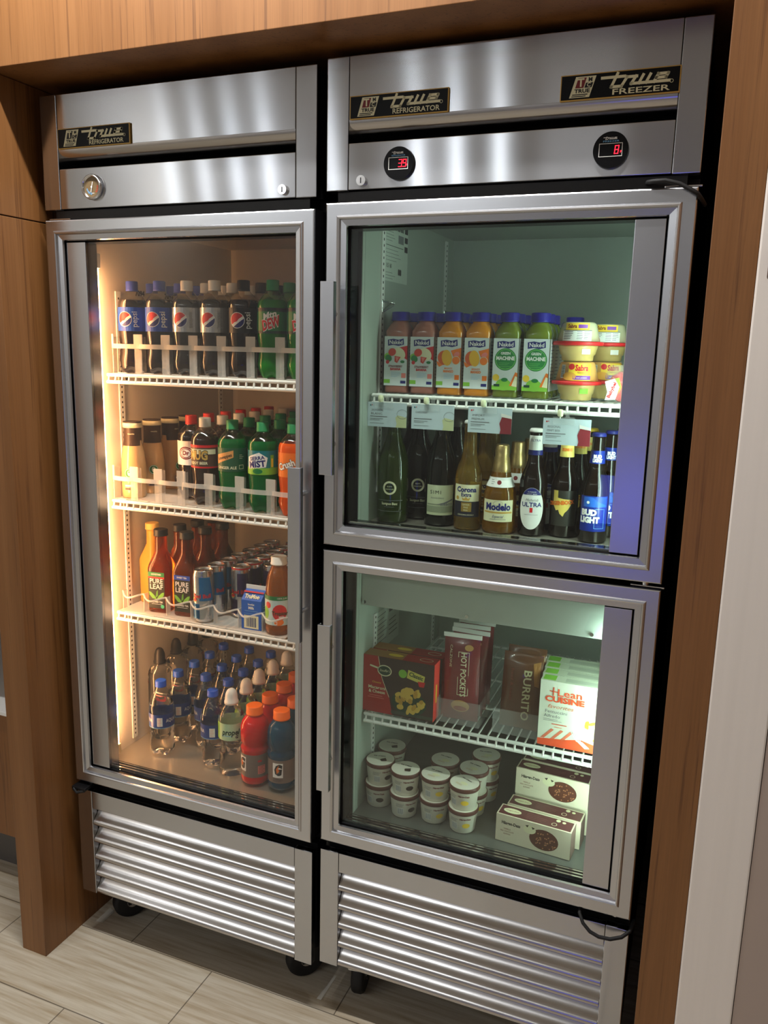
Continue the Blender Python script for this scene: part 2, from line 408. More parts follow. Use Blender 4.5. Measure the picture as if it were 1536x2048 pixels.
MB().box(-1.6, -.113, .69, .7, .559, .799, WOODK).build('back_panel', ub)
cupb = MB(); cupb.lathe([(.03, 0), (.034, .05), (.037, .1), (.037, .11)], cW, 20); cupb.lathe([(.0375, .03), (.0385, .07)], cB, 20)
tag(cupb.build('paper_cup', loc=(-.318, .14, .5585)), 'white and blue paper cup in the niche at the far left edge', 'cup')

# ceiling lights -------------------------------------------------------------
def area(name, loc, size, power, rgb, shape='DISK', rot=(0, 0, 0), parent=None, sy=None):
    d = bpy.data.lights.new(name, 'AREA'); d.shape = shape; d.size = size
    if sy: d.size_y = sy
    d.energy = power; d.color = rgb; o = bpy.data.objects.new(name, d); COL.objects.link(o); o.location = loc; o.rotation_euler = rot
    if parent: o.parent = parent
    return o
tr = empty('track_light', (0, 0, 0)); tag(tr, 'white ceiling track with a row of small spot heads before the refrigerators', 'light')
MB().box(-.25, 1.32, -.47, -.43, 2.835, 2.859, cW, .003).build('track', tr)
for k in range(14):
    x = -.173+.1015*k
    h = MB(); h.lathe([(.018, 2.792), (.03, 2.790), (.032, 2.795), (.032, 2.825), (.02, 2.834)], cW, 20)
    h.v = [(a+x, b-.45, c) for a, b, c in h.v]
    h.build('spot_head', tr)
    area('lamp', (x, -.45, 2.788), .04, P_TRACK, (1, .975, .945), parent=tr)
for x in (-2.67, -2.37, -2.08, -1.80, -1.2, -.55, -.27, .03):
    t = empty('recessed_spotlight', (x, -4.12, 2.859)); tag(t, 'small white recessed spotlight in the row across the lobby ceiling', 'light', 'recessed lobby spotlights')
    h = MB(); h.lathe([(.044, -.001), (.044, -.006), (.036, -.007), (.034, -.003)], cW, 24); h.build('spot_ring', t)
    area('lamp', (0, 0, -.010), .06, P_SPOT, (.95, .98, 1), parent=t)
for i, (x, y) in enumerate([(-1.9, -4.55), (-.7, -4.55), (.5, -4.55), (1.7, -4.55), (2.8, -4.3), (-2.2, -3.0)]):  # unseen panels added as fill, to brighten the lobby and the steel's reflections
    t = empty('fill_panel_light', (x, y, 2.859))
    tag(t, 'unseen square fill light added on the lobby ceiling behind the camera', 'light', 'added lobby fill lights')
    MB().frame(-.32, .32, -.32, .32, [(0, 0), (0, -.02), (.02, -.02), (.02, -.01)], cW).build('light_frame', t).rotation_euler = (-PI/2, 0, 0)
    area('lamp', (0, 0, -.018), .55, P_FILL, (.97, .985, 1), 'SQUARE', parent=t)
SCR = mat('lit_blue_screen', (95, 105, 255), .3, emis=E_SCREEN)
s_ = empty('blue_display', (1.12, -3.2, 0)); tag(s_, 'lit blue display on a dark stand behind the camera', 'display')
MB().box(-.2, .2, 0, .04, .6, .92, BLKG, .005).build('display_case', s_)
MB().box(-.185, .185, .041, .044, .62, .90, SCR).build('screen', s_)
MB().box(-.03, .03, .0, .03, .02, .6, BLK).box(-.2, .2, -.12, .15, 0, .02, BLK, .004).build('stand', s_)

# ================================================================= CABINETS OF THE TWO REFRIGERATORS
WD = .686
RLOC = Vector((.703, .0095, .0105)); RROT = .0096
def RW(x, y, z): c, s = math.cos(RROT), math.sin(RROT); return (RLOC.x+x*c-y*s, RLOC.y+x*s+y*c, RLOC.z+z)
def shell(root, zf):
    m = MB()   # black outer case with an open front: side walls, top, back, base
    m.box(0.001, .0535, .056, .80, .16, 1.866, BLK); m.box(WD-.0535, WD-.001, .056, .80, .16, 1.866, BLK)
    m.box(.0535, WD-.0535, .70, .80, .16, 1.866, BLK)
    m.box(.001, WD-.001, .052, .80, 1.866, 2.10, BLK); m.box(.001, .044, .0205, .052, 1.866, 2.10, BLK); m.box(WD-.044, WD-.001, .0205, .052, 1.866, 2.10, BLK); m.box(.0535, WD-.0535, .03, .70, .16, zf-.02, BLK)
    m.box(.001, .0535, .03, .056, .16, .44, BLK); m.box(WD-.0535, WD-.001, .03, .056, .16, .44, BLK)
    m.build('outer_case', root)
def liner(root, z0, z1, name='liner', back=.68, floor_m=GRYF, ALU=ALU):
    m = MB(); a, b = .0545, WD-.0545
    m.box(a, a+.001, .07, back, z0, z1, ALU); m.box(b-.001, b, .07, back, z0, z1, ALU)
    m.box(a, b, back, back+.001, z0, z1, ALU); m.box(a, b, .07, back, z1, z1+.001, ALU)
    m.build(name, root)
    MB().box(a, b, .055, back, z0-.004, z0-.0005, floor_m).build('liner_floor', root)
    # front lip of the liner
    for q in (a-.008, b-.0005): MB().box(q, q+.0085, .058, .07, z0, z1, ALU).build('liner_lip', root)
ALUR = mat('pale_grey_green_liner', (166, 176, 166), .33, spec=.5, noise=.02)
def standards(root, z0, z1):
    for x, s in ((.0557, 1), (WD-.0557, -1)):
        for y in (.155, .60):
            m = MB(); m.box(min(x, x+s*.003), max(x, x+s*.003), y, y+.018, z0, z1, WHT)
            z = z0+.01
            while z < z1-.008:
                m.box(min(x+s*.003, x+s*.0034), max(x+s*.003, x+s*.0034), y+.007, y+.011, z, z+.005, BLK); z += .0127
            m.build('shelf_standard', root)
def wire_shelf(root, z, y0=.11, y1=.66):
    m = MB(); a, b = .062, .624
    m.tube([(a, y0, z-.004), (b, y0, z-.004)], .0042, WHT, 8); m.tube([(a-.001, y0-.001, z-.021), (b, y0-.001, z-.021)], .0042, WHT, 8)
    m.box(a, b, y0-.0015, y0+.0005, z-.021, z-.0165, WHT)
    n = 27
    for i in range(n+1):
        x = a+.004+(b-a-.008)*i/n
        m.tube([(x, y0-.003, z-.021), (x, y0+.001, z-.003)], .0026, WHT, 6)
        m.tube([(x, y0, z-.0025), (x, y1, z-.0025)], .002, WHT, 5)
    for y in (.25, .42, .58, y1): m.tube([(a, y, z-.007), (b, y, z-.007)], .003, WHT, 6)
    for x in (a, b): m.tube([(x, y0, z-.004), (x, y1, z-.004)], .0035, WHT, 6)
    o = m.build('wire_shelf', root)
    for x in (a+.002, b-.01):
        for y in (.157, .602):
            c = MB(); c.box(x-.006, x+.012, y, y+.012, z-.018, z-.0105, CHROME, .001); c.build('shelf_clip', o)
    return o
def header(root, seam=True):
    H0, H1 = 1.866, 2.105
    for x0, x1 in ((0, .0455), (WD-.0455, WD)):
        MB().box(x0, x1, 0, .02, H0, H1, STEEL, .0015).build('header_post', root)
    a, b = .0465, WD-.0465
    m = MB(); m.box(a, b, .0005, .02, 1.992, H1, STEEL, .0012)
    m.build('header_panel', root)
    pr = [(.0008, 1.993), (.0012, 1.989), (.0028, 1.984), (.0058, 1.979), (.0105, 1.974), (.017, 1.9695), (.026, 1.965), (.037, 1.961), (.048, 1.958), (.048, 1.93)]
    c = MB().sweep_x(pr, a, b, STEELS)
    c.add([(a, .0005, 1.991), (a, .0005, 1.93), (a, .048, 1.93), (a, .048, 1.958), (a, .0105, 1.974)], [(0, 1, 2, 3, 4)], STEEL)
    c.add([(b, .0005, 1.991), (b, .0005, 1.93), (b, .048, 1.93), (b, .048, 1.958), (b, .0105, 1.974)], [(0, 1, 2, 3, 4)], STEEL)
    c.build('finger_cove', root)
    MB().box(a, b, .0005, .018, 1.867, 1.951, STEEL, .0012).build('control_panel', root)
    MB().box(.02, WD-.02, .012, .055, 1.846, 1.8655, BLK).build('header_gap_cover', root)
def grille(root):
    Z0, Z1 = .137, .435
    for x0, x1 in ((0, .0455), (WD-.0455, WD)):
        MB().box(x0, x1, 0, .018, Z0, Z1, STEEL, .0015).build('grille_post', root)
    a, b = .0465, WD-.0465
    MB().box(a, b, .0005, .014, .386, .4345, STEEL, .0012).build('grille_top_rail', root)
    MB().box(a, b, .027, .0295, Z0+.002, .386, BLK).build('grille_backing', root)
    for k in range(5):
        t = .385-.0495*k
        pr = [(.026, t+.001), (.0255, t-.004), (.022, t-.012), (.0165, t-.021), (.0105, t-.028), (.006, t-.032), (.0025, t-.036), (.0006, t-.040), (.0004, t-.0435), (.002, t-.0468), (.0055, t-.0488), (.012, t-.0496), (.024, t-.0495)]
        MB().sweep_x(pr, a, b, STEELS).build('grille_slat', root)
def caster(root, x, y, z0, rz):
    m = MB(); m.lathe([(.040, -.016), (.047, -.014), (.050, -.008), (.050, .008), (.047, .014), (.040, .016)], RUB, 36); m.v = [(c, a, b+.050) for a, b, c in m.v]
    o = m.build('caster', root, (x, y, z0), rz)
    w = MB(); w.cyl((0, 0, .050), .016, .037, CHROME, 'x', 16); w.cyl((.021, 0, .050), .007, .010, CHROME, 'x', 8); w.build('wheel_hub', o)
    f = MB(); f.box(-.022, -.019, -.014, .03, .044, .112, BLK, .001); f.box(.019, .022, -.014, .03, .044, .112, BLK, .001); f.box(-.03, .03, -.03, .04, .112, .117, CHROME, .001)
    f.box(-.018, .018, -.060, -.02, .098, .106, CHROME, .002); f.box(-.012, .012, -.01, .014, .117, .137-z0+.03, BLK)
    f.build('caster_fork', o)
def door(root, z0, z1, hinge, glass, hz0, hz1, x1=.684):
    """hinge: 'L' or 'R' side; the wide steel strip is on the hinge side"""
    dr = empty('glass_door'); dr.parent = root
    Y = -.004; x0 = .001
    pr = [(0, .05, BLK), (0, Y+.004), (.001, Y+.001), (.003, Y), (.0235, Y), (.0255, Y-.0028), (.028, Y-.0035), (.0305, Y-.0022), (.032, Y+.003), (.043, Y+.0045), (.0445, Y+.009)]
    MB().frame(x0, x1, z0, z1, pr, STEELR).build('door_frame', dr)
    for s in MB,:
        g = MB().frame(x0+.0445, x1-.0445, z0+.0445, z1-.0445, [(0, .005), (.0, .012), (.003, .014), (.003, .05), (0, .052)], BLKG)
        g.box(x0+.002, x0+.0445, .05, .0555, z0+.002, z1-.002, RUB); g.box(x1-.0445, x1-.002, .05, .0555, z0+.002, z1-.002, RUB)
        g.box(x0+.0445, x1-.0445, .05, .0555, z0+.002, z0+.0445, RUB); g.box(x0+.0445, x1-.0445, .05, .0555, z1-.0445, z1-.002, RUB)
        g.build('door_gasket', dr)
    gx0, gx1 = (x0+.101, x1-.048) if hinge == 'L' else (x0+.048, x1-.099)
    px = (x0+.0475, x0+.101) if hinge == 'L' else (x1-.099, x1-.0475)
    MB().box(px[0], px[1], .008, .045, z0+.0475, z1-.0475, STEELR, .001).build('hinge_side_strip', dr)
    MB().box(gx0, gx1, .0135, .017, z0+.0478, z1-.0478, glass).build('glass_pane', dr)
    sp = MB()      # aluminium spacer between the panes, seen along the bottom and the handle side
    for i, (ya, yb) in enumerate(((.020, .024), (.030, .034), (.040, .0435))):
        sp.box(gx0, gx1, ya, yb, z0+.0478, z0+.051, CHROME)
    sp.build('pane_spacer', dr)
    hx = .6625 if hinge == 'L' else .0255
    h = MB(); h.box(hx-.0145, hx+.0145, -.047, -.0435, hz0, hz1, STEELR, .0008); h.box(hx-.0145 if hinge == 'L' else hx-.0145, hx-.0115, -.0435, -.034, hz0, hz1, STEELR, .0008)
    h.box(hx+.0115, hx+.0145, -.0435, -.034, hz0, hz1, STEELR, .0008)
    ho = h.build('door_handle', dr)
    for z in (hz0+.06, hz1-.06): MB().cyl((hx, -.024, z), .005, .04, CHROME, 'y', 12).build('handle_standoff', dr)
    # hinge pins
    hp = x0+.03 if hinge == 'L' else x1-.03
    m = MB(); m.cyl((hp, .025, z1+.011), .009, .022, CHROME, 'z', 14); m.box(hp-.025, hp+.035, .005, .045, z1+.001, z1+.004, CHROME, .0008); m.build('hinge', dr)
    m = MB(); m.cyl((hp, .02, z0-.006), .008, .011, CHROME, 'z', 14); m.build('hinge', dr)
    return dr
def badge(root, x, word, blackT):
    b = MB(); b.box(x, x+.196, -.004, -.0005, 1.9915, 2.0335, cGD, .0012)
    o = b.build('name_plate', root)
    d = Decal(); d.rect(.002, .002, .194, .040, BLKG, 0)
    cL = cC
    d.poly([(.016, .0045), (.050, .0045), (.060, .0375), (.026, .0375)], cL, 1)
    d.poly([(.0255, .0195), (.0395, .0195), (.044, .0355), (.030, .0355)], cK if blackT else cMR, 2); d.text(.0347, .0273, 'T', .018, cC, 3, bold=.03)
    d.text(.0505, .0318, 'M', .009, cK, 3, bold=.03); d.poly([(.041, .0195), (.053, .0195), (.0555, .0272), (.0432, .0272)], cK, 2); d.text(.0482, .0235, 'C', .009, cC, 3, bold=.02)
    d.text(.0375, .0145, 'TRUE', .0085, cK, 3, bold=.03, w=.026); d.rect(.021, .0085, .047, .010, cK, 2); d.rect(.020, .0058, .044, .0072, cK, 2)
    d.logo_true(.070, .0165, .108, cC, 1)
    d.text(.133, .0085, word, .0125, cC, 2, bold=.015, w=.092)
    d.ring(.182, .0185, .003, .0007, cC, 2, 12)
    d.build('plate_print', planemap(-.004, x, 1.9915), o)
def lock(root, x):
    o = MB().cyl((x, -.003, 1.882), .0095, .007, CHROME, 'y', 24).build('key_lock', root)
    MB().box(x-.001, x+.001, -.0069, -.0066, 1.877, 1.887, cK).build('keyhole', o)
LEDR = mat('lit_red_digit', (255, 30, 50), .4, emis=3)
SEG = {'3': 'abgcd', '9': 'abgcdf', '8': 'abcdefg'}
def display(root, x, word, digits):
    o = MB().cyl((x, -.003, 1.9085), .0295, .008, BLKG, 'y', 48).build('temperature_display', root)
    d = Decal(); d.frame(-.0195, -.011, .0195, .0105, .0009, cW, 1)
    d.logo_true(-.0125, .0165, .022, cW, 1, t=.6); d.text(0, .0135, word, .0038, cLB, 1, w=.027, bold=.01)
    xx = .0035 if len(digits) == 2 else .0095
    for c in digits:
        w, h = .0058, .0125; cx = xx
        P = {'a': ((0, 1), (1, 1)), 'b': ((1, 1), (1, .5)), 'c': ((1, .5), (1, 0)), 'd': ((0, 0), (1, 0)), 'e': ((0, 0), (0, .5)), 'f': ((0, .5), (0, 1)), 'g': ((0, .5), (1, .5))}
        for sgm in SEG[c]:
            (a, b), (e, f) = P[sgm]
            d.stroke([(cx-w/2+a*w+b*.0012, -.0065+b*h), (cx-w/2+e*w+f*.0012, -.0065+f*h)], .0013, LEDR, 1)
        xx += .0085
    d.text(.0170, -.004, 'F', .005, LEDR, 2, bold=.02)
    d.build('display_print', planemap(-.007, x, 1.9085), o)
def tube_light(root, x, y, z0, z1, m, s=1):
    MB().tube([(x, y, z0), (x, y, z1)], .0075, m, 14).build('light_tube', root)
    MB().box(x-.009, x+.009, y-.008, y+.010, z1+.001, z1+.034, cW, .002).build('tube_socket', root)
    MB().box(x-.009, x+.009, y-.008, y+.010, z0-.028, z0-.001, mat('socket_plastic', (225, 215, 180), .3, trans=.3), .003).build('tube_socket', root)

LR = empty('display_refrigerator'); tag(LR, 'left stainless refrigerator with one tall glass door full of bottled drinks', 'refrigerator')
shell(LR, .5); liner(LR, .500, 1.855); standards(LR, .515, 1.70); header(LR); grille(LR)
for z in (1.503, 1.190, .895): wire_shelf(LR, z)
door(LR, .461, 1.844, 'L', PANE, .958, 1.335)
badge(LR, .050, 'REFRIGERATOR', True); lock(LR, .613)
for x, y, r in ((.052, .115, -.6), (.60, .115, -.75), (.06, .70, .1), (.62, .70, .2)): caster(LR, x+.01, y, 0, r)
TL = mat('lit_warm_tube', (255, 184, 122), .3, emis=E_TUBE_L); TR = mat('lit_cool_tube', (230, 255, 242), .3, emis=E_TUBE_R)
tube_light(LR, .076, .066, .545, 1.745, TL)
g = MB(); g.lathe([(.0, 0), (.0255, 0), (.027, .004), (.0255, .009), (.0225, .0095), (.0215, .004), (.0, .004)], CHROME, 40)
g.v = [(a+.140, -.0005-c, b+1.909) for a, b, c in g.v]; go = g.build('dial_thermometer', LR)
d = Decal(); d.disc(0, 0, .0214, C('dial_face', (120, 100, 70)), 0, n=32)
for k in range(12):
    a = -2.3+k*.28 if k < 5 else 0
for k in range(6): a = 3.5+k*.22; d.text(.014*math.cos(a), .014*math.sin(a), str(k), .006, cLB, 1, bold=.05)
for k in range(4): a = -.75+k*.28; d.rect(.0145*math.cos(a)-.001, .0145*math.sin(a)-.0008, .0145*math.cos(a)+.0025, .0145*math.sin(a)+.0008, cR, 1)
d.rect(-.008, -.0135, .006, -.0125, cW, 1)
d.build('dial_print', planemap(-.0046, .140, 1.909), go)
d = Decal(); d.stroke([(-.002, -.010), (.003, .010)], .0016, cW, 0); d.disc(0, 0, .0022, cW, 1); d.build('dial_needle', planemap(-.0062, .140, 1.909), go)
# bracket under the door, left
m = MB(); m.box(.002, .045, -.022, .03, .444, .452, BLK, .002); m.tube([(.008, -.022, .446), (.022, -.026, .440), (.04, -.018, .444)], .004, BLK, 8); m.build('lower_hinge_bracket', LR)
for x in (0, .12): Decal().text(0, 0, '7094', .018, cK, 0, bold=.05).build('liner_marking', sidemap(.0556, .25+x, 1.70), LR)

RR = empty('refrigerator_freezer', RLOC, RROT); tag(RR, 'right stainless refrigerator freezer with two stacked half-height glass doors', 'refrigerator')
shell(RR, .5)
MB().box(.0535, WD-.0535, .058, .70, 1.106, 1.186, BLK).build('divider', RR)
liner(RR, 1.190, 1.855, ALU=ALUR); liner(RR, .505, 1.105, 'freezer_liner', ALU=ALUR, floor_m=mat('dark_freezer_floor', (104, 106, 102), .3, .4))
standards(RR, 1.25, 1.845); standards(RR, .52, .96); header(RR); grille(RR)
wire_shelf(RR, 1.473); wire_shelf(RR, .743, .10)
# empty shelf clips on the standards above the upper shelf
for x in (.062,):
    for y in (.16, .605):
        m = MB(); m.tube([(.058, y, 1.668), (.058, y+.035, 1.668), (.07, y+.045, 1.665)], .0022, CHROME, 6); m.tube([(.058, y, 1.645), (.066, y+.045, 1.663)], .004, CHROME, 6); m.tube([(.058, y, 1.645), (.058, y, 1.668)], .003, CHROME, 6); m.build('shelf_bracket', RR)
door(RR, 1.157, 1.844, 'R', PANEG, 1.313, 1.693, x1=.686); door(RR, .461, 1.146, 'R', PANEG, .610, .993, x1=.686)
badge(RR, .0495, 'REFRIGERATOR', False); badge(RR, .446, 'FREEZER', False); lock(RR, .0755)
display(RR, .152, 'REFRIGERATOR', '39'); display(RR, .5385, 'FREEZER', '8')
for x, y, r in ((.060, .115, .15), (.62, .115, .3), (.06, .70, .1), (.62, .70, .2)): caster(RR, x, y, -.0105, r)
tube_light(RR, .612, .066, 1.235, 1.80, TR); tube_light(RR, .612, .066, .56, 1.04, TR)
# white evaporator cover at the top of the freezer
m = MB(); m.box(.0565, .6295, .082, .086, 1.006, 1.103, mat('evaporator_white', (190, 198, 188), .45), .001); m.box(.0565, .6295, .086, .40, 1.006, 1.010, mat('evaporator_white', (0, 0, 0)))
for x in (.064, .30, .56): m.cyl((x, .081, 1.014), .004, .004, CHROME, 'y', 10)
m.build('evaporator_cover', RR)
d = Decal(); d.rect(0, -.10, .14, 0, C('sticker', (205, 215, 205)), 0)
d.text(.025, -.008, 'Serial Number', .007, cK, 1, bold=.02); d.text(.085, -.008, '8 7867800', .012, cK, 1, bold=.05); d.rect(.078, -.032, .112, -.018, cGY, 1)
for i in range(3): d.rect(.118, -.012-i*.016, .138, -.002-i*.016, cK, 1)
d.lines(.004, -.016, .06, 4, .005, cGY, 1); d.rect(.004, -.040, .11, -.039, cK, 1); d.lines(.004, -.046, .1, 4, .006, cGY, 1)
d.text(.022, -.074, '115 / 60', .010, cK, 1, bold=.03); d.text(.09, -.082, '888', .014, cK, 1, bold=.06); d.lines(.004, -.085, .07, 3, .005, cGY, 1)
d.build('specification_sticker', lambda a, b, ly: (.0556+.0004+ly*LYO, .178+a, 1.838+b*1.25), RR)
d = Decal(); d.rect(0, -.10, .15, 0, C('sticker', (205, 215, 205)), 0); d.rect(.08, -.02, .14, -.006, cK, 1); d.lines(.004, -.01, .07, 8, .011, cGY, 1, t=.002); d.lines(.08, -.04, .14, 4, .012, cK, 1, t=.002)
d.build('specification_sticker', lambda a, b, ly: (.0556+.0004+ly*LYO, .178+a, .955+b), RR)
# cables at the door heater connections
MB().tube([(.600, .02, 1.855), (.603, .0, 1.8545), (.612, -.009, 1.854), (.632, -.012, 1.854), (.655, -.012, 1.848), (.672, -.011, 1.839), (.685, -.012, 1.831), (.692, -.002, 1.823), (.697, .02, 1.818)], .0036, RUB, 8).build('door_cable', RR)
MB().tube([(.588, .03, .456), (.588, -.005, .450), (.597, -.014, .436), (.612, -.018, .424), (.63, -.019, .4185), (.652, -.017, .4185), (.673, -.012, .426), (.687, .0, .434), (.693, .03, .44)], .0038, RUB, 8).build('door_cable', RR)
# tape remnants on the floor by the casters
TAPE = mat('clear_tape', (225, 222, 210), .25, alpha=.75)
for nm, lb, pts in (('tape_strip', 'pale tape strip on the floor beside the left front caster', [(-.008, .05), (.012, .052), (.012, .10), (-.01, .11)]),
                    ('tape_strip', 'pale tape strip on the floor between the two refrigerators', [(.676, .05), (.688, .05), (.690, .135), (.684, .135)])):
    q = MB(); q.add([(x, y, .0004) for x, y in pts]+[(x, y, .0009) for x, y in pts], [(0, 1, 2, 3), (4, 5, 6, 7), (0, 1, 5, 4), (1, 2, 6, 5), (2, 3, 7, 6), (3, 0, 4, 7)], TAPE)
    tag(q.build(nm), lb, 'tape')
# ================================================================= STOCK
ORD = ['first', 'second', 'third', 'fourth', 'fifth', 'sixth', 'seventh', 'eighth']
def put(u, x, y, z, rz=0):
    return ((x, y, z), rz) if u == 'L' else (RW(x, y, z), rz+RROT)
def stock(make, spots, cat, group=None):
    """spots: (unit, x, y, z, rot, label). The first spot takes the built thing, the others copies of it."""
    root = None
    for i, (u, x, y, z, rz, lb) in enumerate(spots):
        loc, r = put(u, x, y, z, rz)
        if root is None:
            root = make(); root.location = loc; root.rotation_euler.z = r; tag(root, lb, cat, group)
        else: dup(root, loc, r, lb)
    return root
PET = pane_mat('clear_pet', (.93, .93, .90), 1.6)
PETG = pane_mat('green_pet', (.25, .75, .40), 1.6)
WATER = mat('water_in_bottle', (252, 252, 250), .03, 0, 1, 1.33)
COLA = mat('cola', (26, 13, 9), .08, spec=.8); ROOTB = mat('root_beer', (34, 14, 8), .08, spec=.8)
GRN = mat('green_soda', (18, 130, 62), .06, 0, .55, 1.33); DEW = mat('citrus_soda', (30, 150, 30), .06, 0, .5, 1.33)
ORG = mat('orange_soda', (235, 92, 16), .1, 0, .2, 1.33)
TEA = mat('brewed_tea', (205, 100, 28), .05, 0, .88, 1.36); TEAD = mat('dark_tea', (140, 62, 22), .05, 0, .7, 1.36); LEMON = mat('lemonade', (240, 180, 80), .15, 0, .4, 1.33)
APPLE = mat('apple_juice', (190, 110, 48), .06, 0, .6, 1.34)
def cap(root, m, r, z0, z1, dome=False):
    b = MB(); n = 28
    if dome: b.lathe([(r*1.12, z0), (r*1.12, z0+.006), (r, z0+.008), (r*.95, z0+(z1-z0)*.6), (r*.72, z0+(z1-z0)*.85), (r*.5, z1-.002), (r*.3, z1)], m, n)
    else: b.lathe([(r*1.03, z0), (r*1.03, z0+.003), (r, z0+.0035), (r, z1-.0015), (r*.9, z1)], m, n)
    b.build('cap', root)
def body(root, prof, m, petal=0, sq=0, n=28, name='bottle_body', p=6):
    MB().lathe(prof, m, n, petal=petal, sq=sq, p=p).build(name, root)
def soda_prof(liq, top, H=.218, r=.0345):
    k = H/.218
    z = lambda v: v*k
    return [(.027, 0, 0, liq), (.031, z(.006), 0, liq), (.0345, z(.018), 0, liq), (.035, z(.032), 0, liq), (.0325, z(.048), 0, liq), (.0312, z(.060), 0, liq), (.0330, z(.078), 0, liq), (r, z(.094), 0, liq), (r, z(.160), 0, liq),
            (.0335, z(.168), 0, liq), (.0305, z(.174), 0, top), (.0245, z(.183), 0, top), (.0165, z(.191), 0, top), (.0135, z(.195), 0, top), (.0135, z(.198), 0, top)]
def soda(liq, top, capm, lab, H=.218, name='soda_bottle', lz=(.100, .156), facing=.15):
    def mk():
        e = empty(name); body(e, soda_prof(liq, top, H), liq, petal=.22)
        cap(e, capm, .0143, H*.893, H)
        d = Decal(); lab(d, *lz); d.build('label', cylmap(.0346, facing), e, h=.008)
        return e
    return mk
WR = PI*.0346
def globe(d, s, z, r, ly=2):
    d.disc(s, z, r*1.08, cW, ly); d.disc(s, z, r, cR, ly+1, a0=math.radians(35), a1=math.radians(215), n=14); d.disc(s, z, r, cN, ly+1, a0=math.radians(240), a1=math.radians(375), n=12)
    d.disc(s-r*.15, z+r*.12, r*.42, cR, ly+2, ry=r*.3, rot=.7, n=10)
def lab_cola(bg, tx):
    def f(d, a, b):
        d.rect(-WR, a, WR, b, bg, 0); m = (a+b)/2; globe(d, -.002, m, .0165); d.text(.0225, m, 'pepsi', .0185, tx, 2, rot=PI/2, bold=.01, w=.036)
        globe(d, .072, m, .0165); d.text(-.076, m, 'pepsi', .0185, tx, 2, rot=PI/2, w=.036)
    return f
def lab_dew(d, a, b):
    d.rect(-WR, a, WR, b, cDG, 0); d.rect(-WR, a+.006, WR, b-.008, cG, 1); m = (a+b)/2
    for o in (0, .105): d.text(o+.004, m+.011, 'Mtn', .020, cW, 3, bold=.03, shear=.3, rot=.3); d.text(o+.006, m-.007, 'DEW', .030, cW, 2, bold=.09, shear=.3, rot=.32, w=.047); d.text(o+.006, m-.007, 'DEW', .030, cR, 3, bold=.04, shear=.3, rot=.32, w=.046)
    d.rect(-WR, b-.004, WR, b, cK, 2)
def lab_mug(d, a, b):
    d.rect(-WR, a, WR, b, C('mug_brown', (86, 60, 48)), 0); d.rect(-WR, b-.006, WR, b, cR, 1); d.rect(-WR, a, WR, a+.004, cR, 1); m = (a+b)/2
    for o in (-.004, .105): d.rect(o-.03, m+.006, o+.045, m+.018, cC, 1); d.text(o, m+.002, 'MUG', .030, cK, 2, bold=.09, w=.05); d.text(o, m+.002, 'MUG', .030, cGD, 3, bold=.04, w=.048); d.text(o, m-.016, 'ROOT BEER', .009, cC, 2, bold=.03)
def lab_ale(d, a, b):
    d.rect(-WR, a, WR, b, C('ale_green', (34, 86, 58)), 0); m = (a+b)/2
    for o in (-.008, .100): d.poly([(o-.024, m-.012), (o+.024, m+.006), (o+.024, m+.023), (o-.024, m+.010)], C('ale_gold', (226, 160, 90)), 1); d.text(o, m+.006, 'Schweppes', .011, cK, 2, bold=.02, rot=.3, w=.042); d.text(o+.006, m-.019, 'GINGER ALE', .009, cC, 2, bold=.03)
    d.frame(.029, m-.022, .041, m-.012, .001, cC, 1); d.lines(.03, m+.012, .042, 3, .004, cC, 1)
def lab_mist(d, a, b):
    d.rect(-WR, a, WR, b, cTL, 0); d.rect(-WR, a, WR, a+.016, cLG, 1); m = (a+b)/2
    for o in (-.002, .105): d.poly([(o-.026, m-.016), (o+.022, m-.010), (o+.026, m+.012), (o+.006, m+.024), (o-.026, m+.012)], cW, 1); d.text(o, m+.010, 'SIERRA', .012, cN, 2, bold=.03, rot=.15, w=.038); d.text(o, m-.004, 'MIST', .020, cN, 2, bold=.04, rot=.12, w=.042)
    d.rect(.031, m-.02, .040, m+.018, cLG, 1); d.rect(.033, m-.01, .038, m+.01, cY, 2); d.disc(.0, a+.008, .012, cG, 2, ry=.006)
def lab_crush(d, a, b):
    d.rect(-WR, a, WR, b, cO, 0); m = (a+b)/2
    for o in (-.006, .1): d.text(o, m, 'Crush', .022, cK, 2, bold=.08, rot=.35, w=.044); d.text(o, m, 'Crush', .022, cW, 3, bold=.04, rot=.35, w=.043)
def lab_dp(d, a, b):
    d.rect(-WR, a-.002, WR, b+.002, cW, 0); m = (a+b)/2
    for o in (.0, .108): d.ring(o, m, .020, .003, cMR, 1, ry=.016); d.ring(o, m, .015, .002, cMR, 1, ry=.012); d.text(o, m, 'Dr', .015, cMR, 2, bold=.04)
capB = C('cap_blue', (52, 70, 170)); capW = C('cap_white', (232, 230, 222)); capK = C('cap_black', (30, 30, 32)); capG = C('cap_green', (10, 128, 72)); capR = C('cap_red', (196, 42, 40)); capBB = C('cap_cobalt', (26, 78, 190))
capO = C('cap_orange', (248, 112, 20)); capNV = C('cap_navy', (26, 22, 140)); capBR = C('cap_brown', (50, 40, 32))

